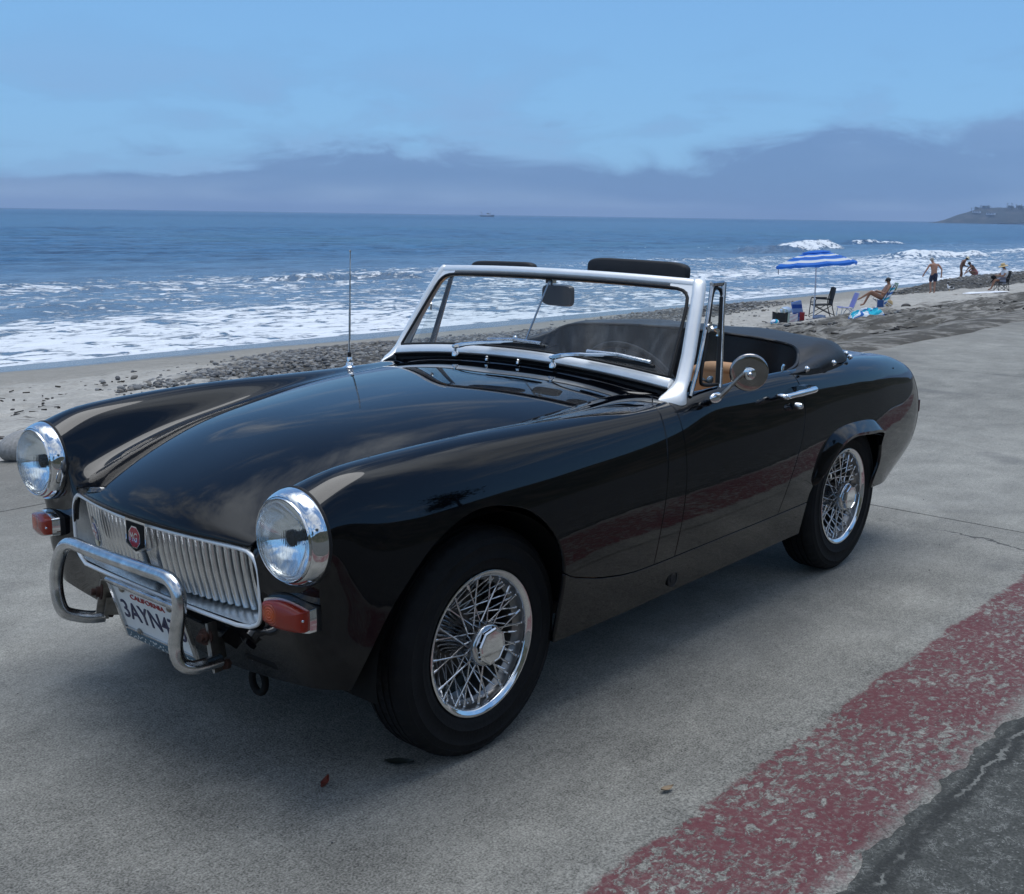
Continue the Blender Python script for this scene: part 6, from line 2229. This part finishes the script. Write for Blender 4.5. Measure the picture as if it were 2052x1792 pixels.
tag(MB().grid(lambda u, v: L((-.40 - .10 * math.sin(math.pi * u) * .9, -.20 + .46 * v, .88 + .06 * math.sin(math.pi * u) - .30 * abs(u - .5) ** 1.0 * 1.6)), 10, 8).build('towel', T_GREEN, None, 70), 'green and white striped towel hung over the top of the beach chair back', 'towel')
P = dict(pelvis=(-.02, 0, .36), waist=(-.08, 0, .48), chest=(-.18, 0, .70), neck0=(-.22, 0, .86), neck=(-.20, 0, .92), head=(-.15, 0, 1.01), crown=(-.155, 0, 1.07),
         Lsh=(-.19, .18, .79), Lel=(-.02, .24, .53), Lwr=(.20, .10, .60), Lpa=(.27, .06, .61), Rsh=(-.19, -.18, .79), Rel=(-.02, -.23, .53), Rwr=(.20, -.08, .58), Rpa=(.27, -.04, .59),
         Lhp=(.06, .10, .36), Lkn=(.44, .06, .60), Lan=(.84, .02, .33), Lto=(.98, .02, .27), Rhp=(.06, -.10, .36), Rkn=(.46, -.10, .52), Ran=(.66, -.10, .10), Rto=(.80, -.11, .05))
p = person(L, P, SK2, 'dark-haired sunbather with crossed legs and sunglasses reading in the low beach chair', hair=(M_DARK_HAIR, (-.022, 0, .028), (.102, .100, .092)), face=(.95, 0, -.3))
MB().tube([L((-.075, .055, 1.025)), L((-.058, 0, 1.028)), L((-.075, -.055, 1.025))], .015, 6).build('sunglasses', M_BLACK, p)
wear(L, 'swimsuit', dict(pelvis=(-.02, 0, .36, .145), waist=(-.07, 0, .46, .132), Lh=(.07, .10, .37, .098), Rh=(.07, -.10, .37, .098)), [('pelvis', 'waist'), ('pelvis', 'Lh'), ('pelvis', 'Rh')], M_CLOTH_NAVY, p, 'pelvis')
tag(MB().box(L((.30, 0, .635)), (.16, .13, .02), rot=(0, .3, math.atan2(L.f.y, L.f.x))).build('book', M_CLOTH_WHITE, None), 'open white book held by the sunbather', 'book')
q = L((-.42, -.45, 0))
tag(MB().lathe([(.10, 0), (.14, .06), (.13, .18), (.10, .22), (.095, .20)], (q[0], q[1], bz(q[0], q[1])), n=18).tube([(q[0] - .1, q[1], bz(q[0], q[1]) + .2), (q[0], q[1], bz(q[0], q[1]) + .34), (q[0] + .1, q[1], bz(q[0], q[1]) + .2)], .012, 6).build('straw_bag', M_STRAW, None, 60), 'round tan straw bag on the sand behind the beach chair', 'bag')

# umbrella
UX, UY = -31.0, -13.65
L = Loc(UX, UY, FACE_L)
um = tag(empty('beach_umbrella', L.o), 'blue and white striped beach umbrella on a white pole', 'umbrella')
tl = Euler((rad(3), rad(4.5), 0)).to_matrix().to_4x4()
TopM = L.M @ Matrix.Translation((0, 0, 1.66)) @ tl @ Matrix.Diagonal((1, 1, .82, 1))
MB().tube([L((0, 0, -.2)), L((0, 0, 1.2))], .022, 10).tube([L((0, 0, 1.15)), tuple(TopM @ Vector((0, 0, .50)))], .017, 10).tube([L((0, 0, 1.0)), L((0, 0, 1.08))], .032, 10).tube([L((.0, .03, 1.04)), L((0, .08, 1.04))], .012, 6).build('pole', M_WTUBE, um, 60)
m = bpy.data.materials.new('umbrella_cloth')
m.use_nodes = True
t = NT(m.node_tree)
out = t.n('ShaderNodeOutputMaterial')
b = t.n('ShaderNodeBsdfPrincipled', i_Roughness=.7)
at = t.n('ShaderNodeAttribute', attribute_name='ring').outputs['Fac']
cr = t.n('ShaderNodeValToRGB')
cr.color_ramp.interpolation = 'CONSTANT'
el = cr.color_ramp.elements
BLU, WHI, DBL = (.018, .185, .70, 1), (.82, .86, .88, 1), (.008, .06, .32, 1)
el[0].position, el[0].color = 0.0, BLU
el[1].position, el[1].color = .45, WHI
for pos_, col_ in ((.54, BLU), (.63, DBL), (.655, BLU), (.735, WHI), (.865, BLU), (.985, DBL)):
    e = el.new(pos_)
    e.color = col_
t.set(cr.inputs[0], at)
t.set(b.inputs['Base Color'], cr.outputs[0])
tlb = t.n('ShaderNodeBsdfTranslucent')
t.set(tlb.inputs[0], cr.outputs[0])
mx = t.n('ShaderNodeMixShader', i_0=.35)
t.t.links.new(b.outputs[0], mx.inputs[1])
t.t.links.new(tlb.outputs[0], mx.inputs[2])
t.t.links.new(mx.outputs[0], out.inputs[0])
M_UMB = m
can = MB().lathe([(.0, .56), (.02, .555), (.018, .50), (.0, .49)], n=10, M=TopM).build('canopy_hub', M_WTUBE, um)
n8 = 8
for k in range(n8):
    a0, a1 = 2 * math.pi * k / n8, 2 * math.pi * (k + 1) / n8
    V, F, A = [], [], []
    nr, na_ = 12, 8
    for i in range(nr + 1):
        r = .30 + .95 * i / nr
        zz = .50 - .42 * ((r - .30) / .95) ** 1.25
        for j in range(na_ + 1):
            u = j / na_
            e0, e1 = Vector((math.cos(a0) * r, math.sin(a0) * r, 0)), Vector((math.cos(a1) * r, math.sin(a1) * r, 0))
            pt = e0.lerp(e1, u)
            sag = math.sin(math.pi * u) * .035 * (r / 1.25)
            V.append(tuple(TopM @ Vector((pt.x, pt.y, zz - sag))))
            A.append(r / 1.27)
    for i in range(nr):
        for j in range(na_):
            F.append((i * (na_ + 1) + j, (i + 1) * (na_ + 1) + j, (i + 1) * (na_ + 1) + j + 1, i * (na_ + 1) + j + 1))
    b0 = len(V)
    for i in range(2):
        for j in range(na_ + 1):
            u = j / na_
            pt = Vector((math.cos(a0) * 1.25, math.sin(a0) * 1.25, 0)).lerp(Vector((math.cos(a1) * 1.25, math.sin(a1) * 1.25, 0)), u) * (1 + .012 * i)
            sag = math.sin(math.pi * u) * .035
            V.append(tuple(TopM @ Vector((pt.x, pt.y, .08 - sag - i * (.085 + .02 * math.sin(u * 9 + k))))))
            A.append(.95)
    for j in range(na_):
        F.append((b0 + j, b0 + na_ + 1 + j, b0 + na_ + 2 + j, b0 + j + 1))
    mk('canopy_panel', V, F, M_UMB, um, 60, attrs={'ring': A})
    MB().tube([tuple(TopM @ Vector((math.cos(a0) * r, math.sin(a0) * r, .488 - .42 * (max(0, r - .30) / .95) ** 1.25))) for r in (.02, .3, .7, 1.0, 1.24)], .006, 5).build('rib', M_WTUBE, um)
V, F, A = [], [], []
for i, (r, zz) in enumerate(((0, .575), (.20, .565), (.42, .515), (.435, .480))):
    for j in range(24):
        a = 2 * math.pi * j / 24
        V.append(tuple(TopM @ Vector((math.cos(a) * r, math.sin(a) * r, zz + .012 * math.sin(a * 8) * (i == 3)))))
        A.append(.2)
for i in range(3):
    for j in range(24):
        F.append((i * 24 + j, (i + 1) * 24 + j, (i + 1) * 24 + (j + 1) % 24, i * 24 + (j + 1) % 24))
mk('canopy_vent', V, F, M_UMB, um, 60, attrs={'ring': A})
MB().tube([tuple(TopM @ Vector((1.05, -.62, .02))), tuple(TopM @ Vector((1.05, -.62, -.24)))], .012, 5).build('tie_strap', M_CLOTH_NAVY, um)

# black director's chair behind the umbrella pole
L = Loc(-32.3, -14.0, FACE_L)
dc = tag(empty('folding_chair', L.o), 'tall black folding armchair standing behind the umbrella pole', 'chair')
mb = MB()
for s in (1, -1):
    mb.tube(smooth_path([L((-.36, s * .28, 0)), L((-.24, s * .28, .42)), L((-.30, s * .27, .80)), L((-.33, s * .24, .96))], 4), .015, 6)
    mb.tube([L((.34, s * .28, 0)), L((.30, s * .28, .58)), L((.26, s * .28, .62)), L((-.20, s * .28, .60))], .015, 6)
    mb.tube([L((.32, s * .28, .08)), L((-.24, s * .28, .42))], .012, 6).tube([L((-.32, s * .28, .10)), L((.30, s * .28, .40))], .012, 6)
mb.tube([L((-.33, .24, .96)), L((-.335, 0, .985)), L((-.33, -.24, .96))], .014, 6).tube([L((.30, .28, .40)), L((.30, -.28, .40))], .012, 6)
mb.build('chair_frame', M_BTUBE, dc, 60)
MB().grid(lambda u, v: L((.28 - .52 * u, -.27 + .54 * v, .42 - .05 * math.sin(math.pi * v) + .02 * u)), 8, 6).build('seat', M_MESHCLOTH, dc, 60)
MB().grid(lambda u, v: L((-.25 - .08 * u - .05 * math.sin(math.pi * v), (-.26 + .52 * v) * (1 - .12 * u ** 3), .40 + .57 * u)), 8, 6).build('backrest', M_MESHCLOTH, dc, 60)
for s in (1, -1):
    MB().box(L((.04, s * .285, .625)), (.50, .045, .028), rot=(0, 0, math.atan2(L.f.y, L.f.x))).build('armrest', M_BTUBE, dc)

# lavender beach chair
L = Loc(-31.5, -12.7, FACE_L)
lc_ = tag(empty('beach_chair', L.o), 'empty lavender beach chair with white legs near the umbrella', 'chair')
mb = MB()
for s in (1, -1):
    mb.tube([L((.30, s * .24, .27)), L((.34, s * .24, 0))], .012, 6).tube([L((.06, s * .24, .25)), L((-.28, s * .24, 0))], .012, 6).tube([L((-.02, s * .24, .27)), L((.16, s * .24, 0))], .012, 6).tube([L((.34, s * .24, .28)), L((-.04, s * .24, .25)), L((-.20, s * .24, .72))], .012, 6)
mb.tube([L((-.20, .24, .72)), L((-.20, -.24, .72))], .012, 6)
mb.build('chair_frame', M_WTUBE, lc_, 60)
M_LAV = pmat('lavender_cloth', (.42, .40, .72), .8, var=.1)
MB().grid(lambda u, v: L((.33 - .36 * u, -.23 + .46 * v, .275 - .03 * math.sin(math.pi * v) - .02 * u)), 6, 6).build('seat', M_LAV, lc_, 60)
MB().grid(lambda u, v: L((-.045 - .15 * u, -.23 + .46 * v, .27 + .45 * u)), 6, 6).build('backrest', M_LAV, lc_, 60)

drape('towel', Loc(-26.8, -10.1, FACE_L), 0, 0, .80, .55, .20, 3, T_BLUE, 'crumpled blue and white towel dropped on the dark sand', 'towel')
q = (-28.0, -9.3)


# bags in front of the umbrella
def bag(x, y, w_, d, h, mat, label, handles=True, cat='bag', flare=1.1, name='beach_bag', hmat=None):
    L = Loc(x, y, FACE_L)
    r = random.Random(int(x * 100))
    root = tag(empty(name, L.o), label, cat)
    def f(u, v):
        a = 2 * math.pi * u
        k = 1 + (flare - 1) * v
        px = math.copysign(abs(math.cos(a)) ** .45, math.cos(a)) * w_ / 2 * k
        py = math.copysign(abs(math.sin(a)) ** .45, math.sin(a)) * d / 2 * (1 - .25 * v)
        return L((px, py + .012 * math.sin(7 * u * 6 + v * 4), h * v + .02 * math.sin(a * 2 + x) * v))
    mb = MB().grid(f, 28, 6)
    mb.F.append(tuple(i * 7 for i in range(28)))
    mb.build('bag_body', mat, root, 50)
    if handles:
        for s in (1, -1):
            MB().tube(smooth_path([L((-.11 * w_ / .4, s * d * .38, h * .95)), L((-.07 * w_ / .4, s * d * .3, h * 1.32)), L((.07 * w_ / .4, s * d * .3, h * 1.34)), L((.11 * w_ / .4, s * d * .38, h * .95))], 4), .011, 5).build('handle', hmat or mat, root, 60)
    return L, root


bag(-28.75, -13.62, .42, .20, .34, M_BTUBE, 'black tote bag with cream handles, leftmost of the bags by the umbrella', hmat=pmat('cream_strap', (.68, .62, .50), .8))
tag(MB().sphere((-28.45, -13.62, bz(-28.45, -13.62) + .07), (.17, .12, .09), 12, 8).build('cloth_bundle', T_BLUE, None, 80), 'small blue and white cloth bundle in front of the black tote bag', 'cloth')
bag(-29.3, -13.75, .26, .16, .30, pmat('pale_green_bag', (.42, .52, .46), .7), 'pale green carrier bag between the black tote and the pink striped bag')
bag(-29.75, -13.75, .34, .18, .26, towel_mat('pink_stripe', (.70, .55, .58), (.78, .76, .76), 40, None, 3), 'pink and white striped bag beside the umbrella pole', handles=False)
tag(MB().sphere((-29.75, -13.95, bz(-29.75, -13.95) + .36), (.24, .17, .12), 12, 8).build('plastic_bag', pmat('clear_plastic', (.55, .66, .78), .25), None, 80), 'crumpled pale blue plastic bag lying on top of the other bags', 'bag')
tag(MB().box((-30.25, -13.66, bz(-30.25, -13.66) + .12), (.14, .14, .24), rot=(0, .05, .5)).box((-30.25, -13.66, bz(-30.25, -13.66) + .25), (.15, .15, .03), rot=(0, .05, .5)).build('drinks_box', pmat('red_box', (.42, .03, .03), .5), None), 'small red box beside the striped bag', 'box')
tag(MB().box((-30.5, -13.95, bz(-30.5, -13.95) + .30), (.10, .30, .62), rot=(.25, .12, .85)).box((-30.5, -13.95, bz(-30.5, -13.95) + .30), (.11, .31, .04), rot=(.25, .12, .85)).build('folded_chair_bag', towel_mat('blue_bag', (.03, .10, .42), (.30, .42, .70), 25, None, 2), None), 'folded blue bag leaning against the umbrella pole', 'bag')
tag(MB().sphere((-31.0, -13.45, bz(-31, -13.45) + .05), (.30, .18, .09), 12, 8).build('cloth_bundle', pmat('grey_blue_cloth', (.32, .36, .44), .8, var=.3, vscale=5), None, 80), 'grey-blue cloth bundle at the foot of the umbrella pole', 'cloth')
tag(MB().sphere((-38.2, -13.6, bz(-38.2, -13.6) + .04), (.24, .16, .11), 12, 8).tube([(-38.4, -13.6, bz(-38.4, -13.6) + .03), (-38.0, -13.4, bz(-38, -13.4) + .05)], .04, 6).build('weed_clump', pmat('wet_weed', (.03, .025, .02), .7, bump=.4, bscale=20), None, 80), 'dark clump of seaweed on the sand below the sunbather', 'seaweed')

# ------------------------------------------------------------------ far away: fishing boat and headland
BO = Vector((-1520, -1376, -2.8))
bm_ = Matrix.Translation(BO) @ Matrix(((-.671, -.7415, 0, 0), (.7415, -.671, 0, 0), (0, 0, 1, 0), (0, 0, 0, 1))) @ Matrix.Scale(.70, 4)   # local x to the right in view
boat = tag(empty('fishing_boat', BO), 'distant dark-hulled fishing boat with white cabin on the horizon', 'boat')
hull = MB()
secs = [(-18, 1.5, 3.6), (-12, 3.6, 3.0), (0, 4.0, 2.8), (10, 3.8, 3.4), (16, 2.0, 4.6), (18.5, .15, 5.4)]
V, F = [], []
for x, w_, h in secs:
    V += [(x * .97, -w_ * .6, -.5), (x, -w_, h), (x, w_, h), (x * .97, w_ * .6, -.5)]
for i in range(len(secs) - 1):
    for k in range(4):
        F.append((i * 4 + k, (i + 1) * 4 + k, (i + 1) * 4 + (k + 1) % 4, i * 4 + (k + 1) % 4))
F += [(3, 2, 1, 0), tuple(range(20, 24))]
hull.add(V, F, bm_).build('hull', pmat('hull_blue', (.03, .045, .07), .6), boat)
MB().box((4.5, 0, 5.0), (11, 5, 3.2), M=bm_).build('cabin', M_CLOTH_WHITE, boat)
MB().box((2.5, 0, 7.6), (6, 4.4, 2.0), M=bm_).box((5.0, 0, 6.9), (10, 5.2, .5), M=bm_).build('wheelhouse', pmat('wheelhouse', (.10, .13, .14), .6), boat)
MB().tube([(-13, 0, 2), (-12.5, 0, 8), (-14.5, 0, 11.5), (-17, 0, 11.0)], .35, 6, M=bm_).tube([(9, 0, 6), (9, 0, 13)], .18, 6, M=bm_).tube([(3, 0, 8), (3, 0, 12)], .15, 6, M=bm_).build('mast', pmat('mast_grey', (.15, .17, .19), .6), boat)

# headland
HL = [(-2426, -936), (-2436, -905), (-2450, -870), (-2464, -830), (-2480, -780), (-2500, -720), (-2540, -600), (-2600, -420), (-2700, -200), (-2760, 200), (-2780, 700)]
HZ = [0, 18, 28, 30, 29, 28, 28, 30, 30, 34, 30]
cum = [0]
for a, b_ in zip(HL[:-1], HL[1:]):
    cum.append(cum[-1] + math.dist(a, b_))
V, F = [], []
ns, nd = 190, 16
hz_fn = lambda s: float(np.interp(s, cum, HZ))
for i in range(ns + 1):
    s = cum[-1] * (i / ns) ** 1.9
    x, y = np.interp(s, cum, [p_[0] for p_ in HL]), np.interp(s, cum, [p_[1] for p_ in HL])
    for j in range(nd + 1):
        v = j / nd
        prof = min(1, v * 2.0) ** .75
        z = -3 + (hz_fn(s) + 3) * prof + (fbm(np.array([s * .03]), np.array([v * 6.]), 4, 12)[0] - .5) * 9 * prof * min(1, s / 60)
        V.append((x - 160 * v + 10 * (fbm(np.array([s * .02]), np.array([v * 3.]), 3, 14)[0] - .5), y + 20 * v, z))
for i in range(ns):
    for j in range(nd):
        F.append((i * (nd + 1) + j, (i + 1) * (nd + 1) + j, (i + 1) * (nd + 1) + j + 1, i * (nd + 1) + j + 1))
m, t, b, pos = gmat('headland_scrub')
n1 = t.noise(pos, .05, 6.0, .65)
t.set(b.inputs['Base Color'], t.mix(t.step(n1, .50, .66), (.028, .038, .034), (.085, .080, .070)))
b.inputs['Roughness'].default_value = .95
tag(mk('headland', V, F, m, None, 60), kind='structure')
tag(MB().grid(lambda u, v: (-2470 - 230 * u + 25 * v, -800 + 620 * u - 0 * v, -2.6 + 1.5 * v - 0), 12, 2).build('far_beach', pmat('far_sand', (.42, .40, .36), .9), None), kind='structure')


def on_head(s, v=.48):
    x, y = np.interp(s, cum, [p_[0] for p_ in HL]), np.interp(s, cum, [p_[1] for p_ in HL])
    return float(x - 160 * v), float(y + 20 * v), hz_fn(s)


hs = MB()
for k, (s, v, w_, h, lab) in enumerate(((78, .30, 16, 3.6, 'pale house high on the seaward end of the headland'), (112, .22, 17, 4.0, 'white house halfway up the headland cliff'), (200, .40, 14, 4.5, 'low cream house among the headland trees'), (230, .46, 16, 5, 'wide pale house at the right of the headland'), (165, .46, 9, 4, 'small white house between the palms'))):
    x, y, z = on_head(s, v)
    z = -3 + (z + 3) * min(1, v * 2) ** .75 + 1.0
    root = tag(empty('house', (x, y, z)), lab, 'house')
    MB().box((x + 3, y, z + h / 2), (8, w_, h)).build('wall', M_CLOTH_WHITE, root)
    MB().box((x + 3, y, z + h + .4), (9.5, w_ + 1.5, .8)).build('roof', pmat('tile_roof', (.22, .17, .14), .8), root)
    win = None
    for q in (-.3, 0, .3):
        o = MB().box((x + 7.05, y + q * w_, z + h * .55), (.1, w_ * .16, h * .4)).build('window', M_BLACK, root)
r = random.Random(11)
palm_f = pmat('palm_green', (.035, .05, .032), .8)
for k in range(16):
    s = (52, 60, 70, 122, 131, 140, 150, 158, 168, 176, 186, 205, 214, 222, 236, 250)[k]
    x, y, z = on_head(s, .5)
    h = r.uniform(6, 11) if k > 2 else r.uniform(5, 7)
    root = tag(empty('palm_tree', (x, y, z)), 'tall thin palm tree silhouetted on the crest of the headland', 'palm tree', 'palms on the headland')
    MB().tube([(x, y, z - 2), (x + .3, y, z + h * .5), (x, y + .3, z + h)], [.5, .4, .35], 6).build('trunk', M_BARK, root)
    mb = MB()
    for q in range(13):
        a, e = r.uniform(0, 6.28), r.uniform(-.5, .9)
        d = Vector((math.cos(a) * math.cos(e), math.sin(a) * math.cos(e), math.sin(e)))
        s_ = Vector((-math.sin(a), math.cos(a), 0)) * .55
        p0, p1 = Vector((x, y + .3, z + h)), Vector((x, y + .3, z + h)) + d * 2.0
        p2 = p1 + d * 1.0 - Vector((0, 0, 1.0))
        mb.add([p0, p1 + s_, p1 - s_, p2], [(0, 1, 2), (1, 3, 2)])
    mb.build('crown', palm_f, root, None)
for k in range(16):
    s = r.uniform(62, 260)
    x, y, z = on_head(s, .47)
    root = tag(empty('tree', (x, y, z)), 'rounded dark tree on the crest of the headland', 'tree', 'trees on the headland')
    h = r.uniform(4, 7)
    MB().tube([(x, y, z - 2), (x, y, z + h * .5)], [.5, .3], 6).build('trunk', M_BARK, root)
    V, F = [], []
    for q in range(160):
        c = Vector((x + r.gauss(0, 1.6), y + r.gauss(0, 2.4), z + h * .65 + r.gauss(0, 1.3)))
        n_ = Vector((r.uniform(-1, 1), r.uniform(-1, 1), r.uniform(-1, 1))).normalized()
        u = n_.orthogonal().normalized() * r.uniform(.5, 1.0)
        w2 = n_.cross(u)
        b_ = len(V)
        V += [tuple(c - u), tuple(c - w2), tuple(c + u), tuple(c + w2)]
        F.append((b_, b_ + 1, b_ + 2, b_ + 3))
    mk('crown', V, F, palm_f, root, None)

# ------------------------------------------------------------------ the air: thin sea haze
hz = MB().box((0, 0, 28.0), (18200, 18200, 68.0)).build('haze', None, None, None)
m = bpy.data.materials.new('haze')
m.use_nodes = True
t = NT(m.node_tree)
out = t.n('ShaderNodeOutputMaterial')
pv = t.n('ShaderNodeVolumePrincipled', i_Color=(.55, .72, 1.0, 1), i_Density=.0002)
t.t.links.new(pv.outputs[0], out.inputs['Volume'])
hz.data.materials.append(m)
tag(hz, kind='stuff')
